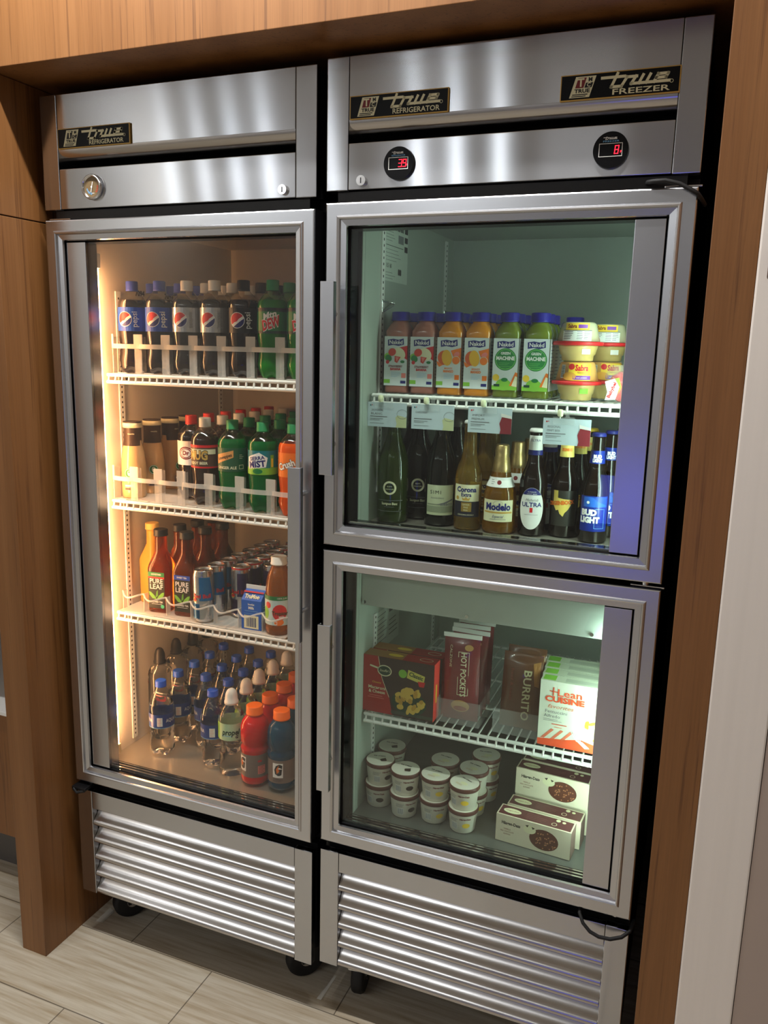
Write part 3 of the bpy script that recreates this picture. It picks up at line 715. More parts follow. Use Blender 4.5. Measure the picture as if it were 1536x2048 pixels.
def cols(kind, xs_desc, ys, z, shelf, u='L', jit=.12, dx=0):
    """rows of one column, front to back"""
    x, colname = xs_desc; out = []
    for k, y in enumerate(ys):
        pos = 'frontmost' if k == 0 else f'{ORD[k]} from front'
        out.append((u, x+dx*k+(random.uniform(-.002, .002) if k else 0), y, z, 0 if k == 0 else random.uniform(-jit, jit), f'{kind}, {pos}, {colname} column, {shelf}'))
    return out
S1 = 'top shelf'
y3 = (.150, .228, .306)
G1 = 'cola and citrus bottles on the top shelf of the left refrigerator'
stock(soda(COLA, PET, capB, lab_cola(cB, cW)), cols('blue-capped cola bottle', (.112, 'leftmost'), y3, 1.5045, S1)+cols('blue-capped cola bottle', (.193, 'second'), y3, 1.5045, S1), 'bottle', G1)
stock(soda(COLA, PET, capW, lab_cola(cSL, cGY)), cols('white-capped silver-labelled cola bottle', (.271, 'third'), y3, 1.5045, S1)+cols('white-capped silver-labelled cola bottle', (.348, 'fourth'), y3, 1.5045, S1), 'bottle', G1)
stock(soda(COLA, PET, capK, lab_cola(cK, cW)), cols('black-capped black-labelled cola bottle', (.426, 'fifth'), y3, 1.5045, S1), 'bottle', G1)
stock(soda(DEW, PETG, capG, lab_dew), cols('green citrus soda bottle', (.502, 'sixth'), y3, 1.5045, S1)+cols('green citrus soda bottle', (.578, 'seventh'), y3, 1.5045, S1), 'bottle', G1)
S2 = 'second shelf of bottles'
def yr(y0, n, p=.077): return [y0+p*k for k in range(n)]
G2 = 'soda bottles on the second shelf of the left refrigerator'
LZ2 = (.092, .148)
stock(soda(COLA, PET, capR, lab_dp, .212, lz=LZ2), cols('red-capped cola bottle with white label', (.236, 'third'), yr(.205, 6), 1.1915, S2), 'bottle', G2)
stock(soda(ROOTB, PET, capW, lab_mug, .212, lz=LZ2), cols('white-capped root beer bottle', (.302, 'fourth'), yr(.168, 6), 1.1915, S2), 'bottle', G2)
stock(soda(GRN, PETG, capG, lab_ale, .212, lz=LZ2), cols('green ginger ale bottle', (.388, 'fifth'), yr(.155, 6), 1.1915, S2), 'bottle', G2)
stock(soda(GRN, PETG, capG, lab_mist, .212, lz=LZ2), cols('green lemon-lime soda bottle', (.474, 'sixth'), yr(.150, 6), 1.1915, S2), 'bottle', G2)
stock(soda(ORG, PET, capG, lab_crush, .212, lz=LZ2), cols('orange soda bottle with green cap', (.555, 'rightmost'), yr(.150, 5), 1.1915, S2), 'bottle', G2)
def coffee():
    e = empty('coffee_bottle'); m = mat('milky_coffee', (196, 160, 112), .12, coat=.6)
    body(e, [(.028, 0), (.0305, .004), (.031, .05), (.0305, .085), (.027, .115), (.0225, .138), (.0212, .150), (.0212, .178)], m)
    b = MB(); b.lathe([(.0235, .177), (.0238, .187), (.0225, .189), (.0215, .190)], cC, 28); b.lathe([(.0228, .189), (.0226, .192)], cDB, 28); b.build('cap', e)
    def rf(z): return .0212 if z > .150 else .0212+(.150-z)*.11 if z > .138 else .0226+(.138-z)*.19
    d = Decal(); d.rect(-.060, .145, .060, .177, cDB, 0); d.rect(-.028, .132, .028, .146, cDB, 0); d.text(.004, .162, 'mocha', .006, cC, 1); d.build('neck_label', conemap(rf, .3), e, h=.006)
    d = Decal(); d.disc(0, .064, .0125, cG, 0); d.ring(0, .064, .0115, .0012, cW, 1); d.disc(0, .064, .0045, cW, 1, ry=.007); d.disc(0, .067, .002, cG, 2)
    d.rect(-.016, .020, .014, .038, C('coffee_label', (150, 128, 120)), 0); d.rect(-.012, .030, .010, .034, cW, 1); d.rect(-.012, .022, .010, .026, cDB, 1); d.build('label', cylmap(.0312, .3), e, h=.006)
    return e
stock(coffee, [('L', .0915, .158, 1.1915, 0, 'milky coffee glass bottle at the front left of the second shelf'), ('L', .0915, .235, 1.1915, .4, 'milky coffee glass bottle, second in line along the left wall'),
               ('L', .0915, .312, 1.1915, 1.1, 'milky coffee glass bottle, third in line along the left wall'), ('L', .0915, .389, 1.1915, 1.3, 'milky coffee glass bottle, fourth in line along the left wall')], 'bottle', 'coffee bottles along the left wall')
# third shelf
def teab(liq, top, name='tea_bottle', capm=None):
    def mk():
        e = empty(name); q = .0285
        body(e, [(q*.93, 0, .9), (q, .004, .9), (q, .055, .9), (q*1.01, .115, .9), (q*.97, .124, .8), (.022, .142, .4), (.0158, .160, 0), (.0152, .190, 0), (.0155, .200, 0)], liq, p=7, n=40)
        cap(e, capm or capK, .0178, .199, .216)
        d = Decal(); w = .023
        d.rect(-w, .012, w, .104, C('leaf_label', (26, 30, 20)), 0); d.rect(-w, .096, w, .108, top, 1); d.text(0, .102, 'SWEET TEA' if top is cB else 'UNSWEETENED', .006, cW, 2, bold=.02, w=.028)
        if top is not cB: d.rect(-w, .091, w, .096, cR, 1)
        d.text(0, .084, 'PURE', .018, cW, 2, bold=.015, w=.037); d.text(0, .069, 'LEAF', .018, cW, 2, bold=.015, w=.037)
        lf = C('leaf_green', (112, 176, 62))
        for sg in (-1, 1): d.poly([(0, .036), (sg*.006, .046), (sg*.016, .055), (sg*.022, .056), (sg*.020, .047), (sg*.012, .038)], lf, 2)
        d.poly([(-.003, .04), (0, .057), (.004, .062), (.004, .046)], C('leaf_green2', (90, 150, 50)), 3)
        d.text(0, .029, 'BREWED TEA', .007, cW, 2, bold=.02, w=.034); d.rect(-.015, .023, .015, .0238, cW, 2)
        if top is not cB: d.disc(.016, .018, .005, C('mint', (70, 190, 140)), 2)
        d.build('label', planemap(-.0287), e)
        return e
    return mk
S3 = 'third shelf'
G3 = 'glass tea bottles on the third shelf'
stock(teab(TEA, cG), [('L', .163, .165, .8965, .12, 'amber tea bottle with green-topped label at the front of the third shelf'), ('L', .172, .232, .8965, .05, 'amber tea bottle directly behind the green-topped front tea bottle'),
      ('L', .182, .298, .8965, -.05, 'amber tea bottle, third back from the green-topped front tea bottle'), ('L', .188, .364, .8965, 0, 'amber tea bottle, fourth back from the green-topped front tea bottle')], 'bottle', G3)
stock(teab(TEAD, cB), [('L', .240, .168, .8965, .1, 'dark tea bottle with blue-topped label at the front of the third shelf'), ('L', .2485, .236, .8965, 0, 'dark tea bottle directly behind the blue-topped front tea bottle'),
      ('L', .257, .303, .8965, .06, 'dark tea bottle, third back from the blue-topped front tea bottle')], 'bottle', G3)
stock(teab(LEMON, cY, 'lemonade_bottle', C('cap_yellow', (226, 180, 96))), [('L', .0975, .215, .8965, 2.9, 'yellow lemonade bottle half hidden behind the green-topped tea bottle')], 'bottle')
def can(c1, c2, rim=None, txt='Red Bull'):
    def mk():
        e = empty('drink_can'); r = .0262; al = mat('can_aluminium', (205, 206, 208), .22, 1)
        body(e, [(.020, 0, 0, al), (.0225, .003, 0, al), (r, .010, 0, c1), (r, .120, 0, al), (.0245, .127, 0, rim or al), (.0238, .131, 0, al), (.0240, .1335, 0, al), (.0228, .1335, 0, al), (.0220, .1295, 0, al), (.0220, .1290, 0, al)], c1, name='can_body')
        t = MB(); t.lathe([(.004, .1292), (.004, .1304)], al, 10); t.box(-.0035, .0035, -.011, .004, .1304, .1312, al, .0004); t.build('pull_tab', e)
        d = Decal(); w = PI*r
        for a in (-w*1.0, 0): d.poly([(a, .058), (a+w*.45, .058), (a+w*.33, .118), (a, .118)], c2, 0); d.poly([(a+w*.5, .012), (a+w, .012), (a+w, .050), (a+w*.5, .050)], c2, 0)
        d.rect(-w, .014, 0, .048, c2, 0)
        for o in (.006, .006-w): d.text(o, .070, txt, .014, cR, 2, bold=.03, w=.046)
        d.disc(-.014, .060, .006, cY, 1); d.poly([(-.022, .058), (-.012, .056), (-.006, .060), (-.012, .066)], cR, 2); d.frame(.02, .018, .028, .032, .001, cSL, 1)
        d.build('label', cylmap(r, .15), e, h=.006)
        return e
    return mk
cB2 = C('can_blue', (26, 110, 170), .25, metal=.4); cP2 = C('can_plum', (64, 48, 96), .25, metal=.4); cGN2 = C('can_green', (60, 110, 90), .25, metal=.4); cAL = C('can_silver', (178, 182, 188), .22, metal=.8)
def cc(desc, x, colname, ys): return cols(desc, (x, colname), ys, .8965, S3, dx=0)
GC = 'drink cans on the third shelf'
stock(can(cAL, cB2), cc('blue and silver drink can', .308, 'first can', [.140, .196, .252, .308, .364, .420, .476]), 'can', GC)
stock(can(cAL, cP2, cR), cc('red-rimmed plum and silver drink can', .372, 'second can', [.212, .268, .324, .380, .436, .492]), 'can', GC)
stock(can(cP2, cGN2), cc('dark plum and green drink can', .436, 'third can', [.262, .318, .374, .430, .486]), 'can', GC)
stock(can(cGN2, cAL, cR), cc('green and silver drink can', .500, 'fourth can', [.300, .356, .412, .468]), 'can', GC)
def milk():
    e = empty('milk_carton'); w, dp, h = .027, .026, .074; bl = C('milk_blue', (24, 92, 190), .35)
    m = MB(); v = [(-w, -dp, 0), (w, -dp, 0), (w, dp, 0), (-w, dp, 0), (-w, -dp, h), (w, -dp, h), (w, dp, h), (-w, dp, h), (-w, -.0012, h+.022), (w, -.0012, h+.022), (w, .0012, h+.022), (-w, .0012, h+.022)]
    m.add(v, [(0, 1, 5, 4), (1, 2, 6, 5), (2, 3, 7, 6), (3, 0, 4, 7), (0, 3, 2, 1), (4, 5, 9, 8), (6, 7, 11, 10), (5, 6, 10, 9), (7, 4, 8, 11)], bl); m.build('carton_body', e)
    MB().box(-w, w, -.0014, .0014, h+.022, h+.032, cW).build('gable_seal', e)
    d = Decal(); d.rect(-.020, .003, .020, .036, cC, 0)
    random.seed(3); x = -.013
    while x < .013: ww = random.uniform(.0006, .0018); d.rect(x, .007, x+ww, .031, cN, 1); x += ww+random.uniform(.0006, .0015)
    d.text(0, .064, 'lowfat', .007, cW, 1, bold=.02); d.text(0, .055, 'Milk', .009, cW, 1, bold=.04); d.rect(-.018, .047, .018, .048, cLB, 1); d.rect(-.02, .040, .02, .0408, cLB, 1)
    d.build('label', planemap(-dp), e)
    g = Decal(); g.text(0, .009, 'TruMoo', .013, cC, 1, bold=.05, w=.040); g.rect(-w, .018, w, .0215, cR, 1)
    k = math.hypot(dp-.0012, .022)
    g.build('gable_label', lambda a, b, ly: (a, -dp+b/k*.022*(dp/.0225)*.98-.0005-ly*LYO, h+b/k*.022*1.3+.0006), e)
    s = Decal(); s.rect(-.02, .005, .02, .070, C('milk_side', (60, 120, 175)), 0); s.lines(-.016, .060, .014, 8, .006, cW, 1); s.build('side_label', sidemap(w), e)
    return e
stock(milk, [('L', .4490, .157, .8965, .03, 'small blue milk carton at the front of the third shelf')], 'carton')
def juice():
    e = empty('juice_bottle')
    body(e, [(.029, 0), (.0325, .004), (.033, .018), (.0315, .022), (.033, .026), (.033, .096), (.0312, .101), (.0325, .108), (.0300, .125), (.0298, .130), (.0265, .142), (.0262, .146), (.0205, .158), (.0175, .166), (.0175, .172)], APPLE)
    cap(e, capW, .0192, .170, .190)
    d = Decal(); w = PI*.033; d.rect(-w, .026, w, .096, C('juice_label', (190, 214, 214)), 0); d.rect(-w, .088, w, .098, cG, 1)
    for o in (.0, -.1): d.disc(o+.012, .058, .018, cR, 1, ry=.02); d.disc(o-.018, .075, .008, cR, 1); d.disc(o-.026, .055, .010, cLG, 1, ry=.016); d.disc(o+.010, .034, .012, cO, 1, ry=.008); d.text(o+.016, .056, 'Tropicana', .013, cDG, 3, bold=.03, w=.045); d.text(o+.016, .048, 'apple', .006, cW, 3, bold=.03); d.text(o+.02, .093, '100% JUICE', .006, cW, 2)
    d.frame(-.002, .028, .006, .036, .001, cW, 2)
    d.build('label', cylmap(.0331, .2), e, h=.007)
    return e
stock(juice, [('L', .516, .150, .8965, 0, 'apple juice bottle with white cap at the right front of the third shelf'), ('L', .532, .224, .8965, 0, 'apple juice bottle with white cap just behind the front juice bottle')], 'bottle', 'apple juice bottles')
# bottom of the left refrigerator
def water():
    e = empty('water_bottle')
    body(e, [(.022, 0, 0, WATER), (.029, .003), (.0315, .012), (.0325, .022), (.0295, .030), (.0310, .038), (.0285, .046), (.0305, .054), (.0290, .062), (.0322, .074), (.0325, .080), (.0325, .122), (.0322, .132), (.0300, .142, 0, PET), (.0260, .158, 0, PET), (.0180, .174, 0, PET), (.0130, .184, 0, PET), (.0128, .188, 0, PET)][0:1]
         + [(r_, z_, 0, WATER) for r_, z_ in ((.029, .003), (.0315, .012), (.0325, .022), (.0295, .030), (.0310, .038), (.0285, .046), (.0305, .054), (.0290, .062), (.0322, .074), (.0325, .080), (.0325, .122), (.0322, .132))]
         + [(.0300, .142, 0, PET), (.0260, .158, 0, PET), (.0180, .174, 0, PET), (.0130, .184, 0, PET), (.0128, .188, 0, PET)], WATER, petal=.16)
    cap(e, capBB, .0142, .186, .203)
    w = PI*.0327; bl = C('water_label', (16, 52, 130), .3); d = Decal(); d.rect(-w, .080, w, .118, bl, 0)
    d.rect(-.006, .086, .008, .110, cW, 1); d.lines(-.004, .107, .006, 6, .0035, cPK, 2); d.text(.042, .100, 'AQUAFINA', .014, cW, 1, w=.05); d.text(-.046, .100, 'AQUAFINA', .014, cW, 1, w=.05); d.rect(-w, .080, w, .0815, cLB, 1)
    d.build('label', cylmap(.0326, .45), e, h=.006)
    return e
S4 = 'cabinet bottom'
GW = 'blue-capped water bottles on the bottom of the left refrigerator'
wb = 'blue-capped water bottle'
stock(water, cols(wb, (.165, 'left water'), [.143, .218, .292, .366, .441], .5065, S4)+cols(wb, (.248, 'middle water'), [.227, .302, .376, .449], .5065, S4)+cols(wb, (.3220, 'right water'), [.150, .224, .298, .372, .446], .5065, S4), 'bottle', GW)
def sportw():
    e = empty('flavoured_water_bottle')
    body(e, [(.027, 0, 0, WATER), (.0325, .004, 0, WATER), (.0335, .02, 0, WATER), (.0315, .030, 0, WATER), (.033, .040, 0, WATER), (.031, .058, 0, WATER), (.028, .076, 0, WATER), (.030, .088, 0, WATER), (.0330, .100, 0, WATER), (.0332, .145, 0, WATER), (.0310, .160, 0, PET), (.024, .176, 0, PET), (.0165, .186, 0, PET), (.0155, .190, 0, PET)], WATER)
    cap(e, capW, .0160, .188, .226, True)
    w = PI*.0334; d = Decal(); gb = C('propel_green', (190, 222, 178), .3); d.rect(-w, .100, w, .145, gb, 0); d.rect(-w, .100, -.028, .145, cLG, 1); d.rect(.032, .100, .05, .145, cLG, 1)
    d.text(.004, .122, 'propel', .021, cDG, 2, bold=.03, shear=.2, w=.046); d.rect(-.02, .112, .01, .1135, cLB, 1); d.text(.019, .1095, 'G', .010, cK, 2, bold=.06, shear=.2)
    d.build('label', cylmap(.0333, .35), e, h=.006)
    return e
stock(sportw, cols('clear flavoured water bottle with white sport cap', (.3905, 'white sport-cap'), [.130, .200, .268, .340, .414], .5065, S4), 'bottle', 'white sport-cap water bottles')
def gato(liq, num):
    def mk():
        e = empty('sports_drink_bottle')
        body(e, [(.030, 0), (.0345, .005), (.035, .016), (.0338, .020), (.0338, .082), (.0350, .088), (.0352, .094), (.0315, .100), (.0315, .104), (.0352, .110), (.0355, .130), (.0345, .148), (.030, .162), (.022, .172), (.0175, .176), (.0175, .180)], liq)
        cap(e, capO, .0205, .178, .200)
        w = PI*.0339; lb_ = C('sport_label', (120, 104, 96), .35); d = Decal(); d.rect(-w, .021, w, .081, lb_, 0)
        if num: d.rect(.010, .030, .030, .052, cPK, 1); d.lines(.012, .050, .028, 5, .004, cMR, 2); d.rect(.010, .062, .020, .067, cR, 1)
        o = -.034 if num else -.008
        d.rect(o-.013, .036, o+.013, .074, cW, 1); d.text(o, .055, 'G', .036, cK, 2, bold=.07, shear=.15, w=.020); d.poly([(o-.004, .058), (o+.003, .070), (o+.001, .058), (o+.005, .056), (o-.002, .046)], cO, 3)
        d.lines(o-.012, .033, o+.012, 3, .003, cK, 1)
        d.build('label', cylmap(.0340, .45), e, h=.006)
        return e
    return mk
RED = mat('red_sports_drink', (225, 32, 34), .08, 0, .25, 1.33); BLU = mat('blue_sports_drink', (12, 84, 120), .08, 0, .45, 1.33)
stock(gato(RED, True), cols('red sports drink bottle with orange cap', (.4625, 'red drink'), [.122, .195, .268, .341], .5065, S4), 'bottle', 'red sports drink bottles')
stock(gato(BLU, False), cols('blue sports drink bottle with orange cap', (.5365, 'blue drink'), [.126, .200, .274], .5065, S4), 'bottle', 'blue sports drink bottles')
def tallw():
    e = empty('premium_water_bottle'); q = .0315
    body(e, [(q*.9, 0, .5, WATER), (q, .004, .6, WATER), (q, .175, .6, WATER), (q*.95, .186, .5, PET), (.024, .199, .2, PET), (.0165, .206, 0, PET), (.016, .210, 0, PET)], WATER)
    cap(e, capK, .0150, .207, .250, True)
    d = Decal()
    for k in range(5): d.poly([(-.028, .10+k*.008), (.028, .075+k*.010), (.028, .078+k*.010), (-.028, .104+k*.008)], (cMR, cW, cK, cPK, cW)[k], 1)
    d.build('label', cylmap(.0325, .7), e, h=.006)
    return e
stock(tallw, [('L', .0945, .232, .5065, .4, 'tall clear water bottle with black dome cap nearest the glass'), ('L', .0905, .312, .5065, .2, 'tall clear water bottle with black dome cap, second along the left wall'),
              ('L', .0925, .390, .5065, 0, 'tall clear water bottle with black dome cap, third along the left wall'), ('L', .0925, .462, .5065, 0, 'tall clear water bottle with black dome cap, last along the left wall')], 'bottle', 'black-capped tall water bottles')

# organisers standing on the shelves
def organiser(z, edges, zbar, ztab, loops, label):
    m = MB(); t = .0022; y0 = .112; x0, x1 = edges[0], edges[-1]
    m.box(x0, x1, y0, .60, z+.0002, z+.0009, TRAY)
    if not loops:
        for a, b in zip(edges, edges[1:]):
            n = 10; up = [];
            for i in range(n+1):
                s = i/n; x = a+(b-a)*s; y = y0+.003-.006*math.sin(PI*s); up.append((x, y))
            for (xa, ya), (xb, yb) in zip(up, up[1:]):
                m.add([(xa, ya, zbar-.006), (xb, yb, zbar-.006), (xb, yb, zbar+.005), (xa, ya, zbar+.005), (xa, ya+t, zbar-.006), (xb, yb+t, zbar-.006), (xb, yb+t, zbar+.005), (xa, ya+t, zbar+.005)],
                      [(0, 1, 2, 3), (4, 7, 6, 5), (3, 2, 6, 7), (0, 4, 5, 1)], TRAY, False)
        for i, x in enumerate(edges):
            hw = .0125 if 0 < i < len(edges)-1 else .006
            xa, xb = max(x-hw, x0), min(x+hw, x1)
            m.box(xa, xb, y0+.002, y0+.002+t, zbar-.006, ztab, TRAY, .001); m.box(xa+.002, xb-.002, y0+.0022, y0+.001+t, z+.001, zbar-.006, TRAY2)
            m.box(x-t/2, x+t/2, y0+.005, y0+.030, z+.001, ztab-.006, TRAY2, .0005)
    else:
        for a, b in zip(edges, edges[1:]):
            n = 14; pts = [(a+(b-a)*i/n, y0+.016-.022*math.sin(PI*i/n), zbar+.004*math.cos(2*PI*i/n)) for i in range(n+1)]
            m.tube(pts, .0024, TRAY, 6)
        for i, x in enumerate(edges):
            m.box(x-t/2, x+t/2, y0+.016, y0+.032, z+.001, zbar+.004, TRAY, .0005)
        for x in edges[1:-1]: m.box(x-.022, x+.022, y0-.003, y0+.004, z+.0005, z+.003, TRAY, .0008)
    for x in edges[:-1]: m.box(x+.02, x+.045, y0-.004, y0+.002, z+.0003, z+.003, TRAY, .0008)
    tag(m.build('bottle_organiser'), label, 'organiser', None)
organiser(1.5033, [.074, .1525, .232, .3095, .387, .464, .540, .617], 1.569, 1.597, False, 'frosted plastic bottle organiser holding colas on the top shelf')
organiser(1.1903, [.0600, .126, .1985, .2665, .345, .431, .5145, .594], 1.244, 1.276, False, 'frosted plastic bottle organiser holding sodas on the second shelf')
organiser(.8953, [.066, .132, .2015, .2755, .344, .414, .4815, .552], .940, .945, True, 'frosted plastic organiser with looped front on the third shelf')

# ---------------- right unit, upper compartment
def nake(jm, fruit):
    def mk():
        e = empty('smoothie_bottle'); q = .0272
        body(e, [(q*.95, 0, .9), (q, .003, .9), (q*.985, .013, .9), (q*.985, .122, .9), (q*1.01, .130, .8), (.023, .143, .3), (.0180, .149, 0), (.0175, .153, 0)], jm, p=7, n=40)
        cap(e, capNV, .0195, .152, .171)
        d = Decal(); w = .0262; LB = C('smoothie_label', (214, 222, 222), .4)
        d.rect(-w, .015, w, .119, LB, 0)
        d.poly([(-.018, .099), (-.006, .101), (.006, .099), (.0185, .102), (.0175, .115), (.006, .112), (-.006, .114), (-.0185, .112)], cN, 1); d.text(0, .1065, 'Nakéd', .0115, cW, 2, bold=.015, w=.030)
        if fruit == 's':
            d.poly([(0, .094), (w, .100), (w, .070), (.01, .080)], cR, 1); d.disc(.008, .083, .015, cC, 2, ry=.012, rot=-.6); d.disc(-.008, .086, .009, C('berry', (206, 60, 40)), 3, rot=.4, ry=.008)
            d.disc(-.018, .076, .008, cLG, 2); d.disc(-.016, .073, .007, cG, 3, ry=.008, rot=.8); d.poly([(-.002, .078), (.012, .076), (.004, .063), (-.002, .066)], C('berry', (206, 60, 40)), 4); d.poly([(0, .076), (.008, .0755), (.003, .066)], cPK, 5); d.disc(-.018, .065, .004, cR, 4); d.disc(.016, .066, .005, cG, 3, ry=.003)
            d.text(0, .056, 'STRAWBERRY', .006, cMR, 2, bold=.03, w=.032); d.text(0, .050, 'BANANA', .007, cR, 2, bold=.05, w=.024)
        if fruit == 'm':
            d.poly([(.004, .092), (w, .098), (w, .070), (.014, .070)], cO, 1); d.disc(-.010, .077, .014, C('mango_skin', (214, 92, 40)), 2, ry=.015); d.disc(-.004, .077, .011, C('mango', (232, 176, 44)), 3, ry=.0165, rot=.15)
            d.disc(.017, .084, .007, cPK, 3, ry=.005, rot=.6); d.disc(.016, .072, .009, cO, 3); d.ring(.016, .072, .009, .001, cC, 4); d.poly([(-w, .07), (-.012, .062), (-.02, .058), (-w+.002, .062)], cO, 2)
            d.text(0, .055, 'MIGHTY', .005, cO, 2, bold=.02, w=.018); d.text(0, .049, 'MANGO', .007, cO, 2, bold=.05, w=.022)
        if fruit in 'sm':
            d.lines(-.010, .044, .012, 4, .003, cLB, 1, t=.0006); d.rect(-w, .020, -.012, .028, cLG, 1); d.rect(.012, .020, .024, .026, cN, 1); d.rect(.014, .032, .024, .042, cPK if fruit == 's' else cO, 1)
        else:
            gm = C('seal_green', (38, 128, 66)); gl = C('seal_rim', (110, 190, 90))
            d.disc(0, .077, .0225, gm, 1, n=36); d.ring(0, .077, .0205, .0012, gl, 2, n=36); d.text(0, .089, 'GREEN', .007, cW, 3, bold=.03, w=.020); d.text(0, .079, 'MACHINE', .010, cW, 3, bold=.04, w=.038); d.lines(-.013, .070, .014, 4, .0035, gl, 2, t=.0007)
            d.rect(-w, .015, w, .024, cLG, 1); d.disc(-.002, .026, .016, cLG, 1, ry=.012); d.disc(.0, .036, .007, cG, 2, ry=.004); d.poly([(.010, .024), (.022, .052), (w, .050), (w, .022)], cO, 2); d.poly([(.015, .024), (.022, .044), (w, .042), (w, .022)], cC, 3); d.disc(-.018, .040, .007, cY, 2); d.poly([(-.022, .022), (-.010, .022), (-.010, .027), (-.022, .027)], cDG, 3)
        d.build('label', planemap(-.0272), e)
        s = Decal(); s.rect(-w, .015, w, .119, LB, 0); s.lines(-.02, .112, .02, 12, .007, cN, 1, t=.001); s.build('side_label', sidemap(.0272), e)
        return e
    return mk
S5 = 'upper right shelf'
y5 = (.168, .228, .288)
ST = mat('strawberry_smoothie', (168, 104, 88), .12, coat=.5); MG = mat('mango_smoothie', (214, 132, 18), .12, coat=.5); GM = mat('green_smoothie', (104, 116, 30), .12, coat=.5)
def nk(desc, a, an, b, bn): return cols(desc, (a, an), y5, 1.4745, S5, 'R', .05)+cols(desc, (b, bn), y5, 1.4745, S5, 'R', .05)
GN = 'smoothie bottles on the upper right shelf'
stock(nake(ST, 's'), nk('pink strawberry smoothie bottle', .1005, 'first', .1595, 'second'), 'bottle', GN)
stock(nake(MG, 'm'), nk('orange mango smoothie bottle', .2195, 'third', .2790, 'fourth'), 'bottle', GN)
stock(nake(GM, 'g'), nk('green smoothie bottle', .3405, 'fifth', .4030, 'sixth')+[('R', .440, .372, 1.4745, 0, 'green smoothie bottle standing behind the stacked hummus tubs'), ('R', .380, .372, 1.4745, 0, 'green smoothie bottle at the back left of the hummus tubs')], 'bottle', GN)
def hummus(front):
    def mk():
        e = empty('hummus_tub'); hm = mat('hummus', (204, 178, 112), .3, coat=.5)
        body(e, [(.028, 0), (.031, .002), (.032, .012), (.0345, .013), (.0385, .028), (.040, .031)], hm, name='tub')
        MB().lathe([(.046, .0312), (.0495, .0315), (.0500, .037), (.0470, .0385)], cR, 36).build('red_rim', e)
        fill = mat('pretzel_snack', (200, 150, 84), .4)
        MB().lathe([(.0425, .0388), (.0345, .072), (.031, .076)], fill if front else mat('clear_dome', (186, 180, 150), .1, coat=.8), 36).build('dome_lid', e)
        d = Decal(); w = .033
        rf = lambda z: .0428-(z-.0388)*.232
        if front:
            d.rect(-.012, .040, w, .0735, cY, 0); d.rect(-.030, .044, -.020, .070, C('bar_grey', (205, 208, 205)), 1)
            for i in range(9): d.rect(-.029, .0465+i*.0025, -.021, .0475+i*.0025, cK, 2)
            d.disc(-.006, .0665, .006, cR, 2); d.disc(-.010, .048, .014, C('pretzels', (225, 160, 60)), 1, ry=.008); d.text(.014, .064, 'Sabra', .016, cR, 2, bold=.04, w=.026); d.text(.014, .0555, 'hummus', .005, cMR, 2, w=.016); d.rect(-.002, .0415, w, .0495, cP, 1); d.text(.015, .0455, 'with pretzels', .004, cW, 2)
        else:
            d.rect(-.024, .0605, .024, .0740, cY, 0); d.text(-.010, .0675, 'Sabra', .010, cMR, 1, bold=.03, w=.018); d.rect(.002, .064, .020, .071, cP, 1)
            d.rect(-.030, .0395, .030, .0600, cW, 0); d.rect(-.030, .0592, .030, .0602, cK, 1); d.lines(-.027, .0575, -.006, 5, .0034, cK, 1, t=.0009); d.lines(.0, .0575, .012, 5, .0034, cGY, 1, t=.0009); d.lines(.014, .0575, .027, 5, .0034, cGY, 1, t=.0009)
        d.build('label', conemap(rf, .0), e, h=.006)
        d = Decal(); d.rect(.008, .014, .026, .024, cLG if front else cW, 0); d.build('tub_sticker', conemap(lambda z: .0350+(z-.013)*.27, .1), e, h=.006)
        return e
    return mk
GH = 'hummus tubs on the upper right shelf'
stock(hummus(True), [('R', .482, .172, 1.4745, 0, 'hummus tub with yellow picture label, lower of the front stack'), ('R', .524, .280, 1.4745, .2, 'hummus tub at the bottom of the rear stack by the cheese bag')], 'tub', GH)
stock(hummus(False), [('R', .480, .172, 1.4745+.0772, .05, 'hummus tub with nutrition label, topmost of the front stack'), ('R', .524, .280, 1.4745+.0772, 0, 'hummus tub with nutrition label, topmost of the rear stack')], 'tub', GH)
def cheese():
    e = empty('cheese_bag'); red = mat('red_wax', (196, 26, 44), .2, coat=.5)
    m = MB(); 
    bm = bmesh.new(); bmesh.ops.create_icosphere(bm, subdivisions=3, radius=1)
    for v in bm.verts:
        c = v.co; k = 1+.06*math.sin(9*c.x+3)*math.cos(7*c.z); v.co = Vector((c.x*.030*k, c.y*.024*k, .030+c.z*.0295*k))
    bm.verts.index_update(); m.add([v.co for v in bm.verts], [[v.index for v in f.verts] for f in bm.faces], red, True); bm.free(); m.build('wax_cheeses', e)
    b = MB(); b.lathe([(.030, .0, .6), (.0325, .004, .6), (.0325, .055, .6), (.026, .068, .5), (.024, .072, .5)], ACR, 28); b.build('clear_pack', e)
    d = Decal(); d.poly([(-.028, .004), (-.008, .006), (-.002, .03), (-.012, .046), (-.030, .040), (-.024, .02)], cW, 0); d.poly([(-.012, .046), (.0, .03), (-.004, .016), (.002, .030), (-.004, .048)], cLG, 1); d.text(-.016, .024, 'Babybel', .009, cR, 1, bold=.04, rot=1.2, w=.032)
    d.build('label', planemap(-.0333), e)
    return e
stock(cheese, [('R', .572, .168, 1.4745, 0, 'clear pack of red wax cheeses at the right end of the shelf')], 'cheese')
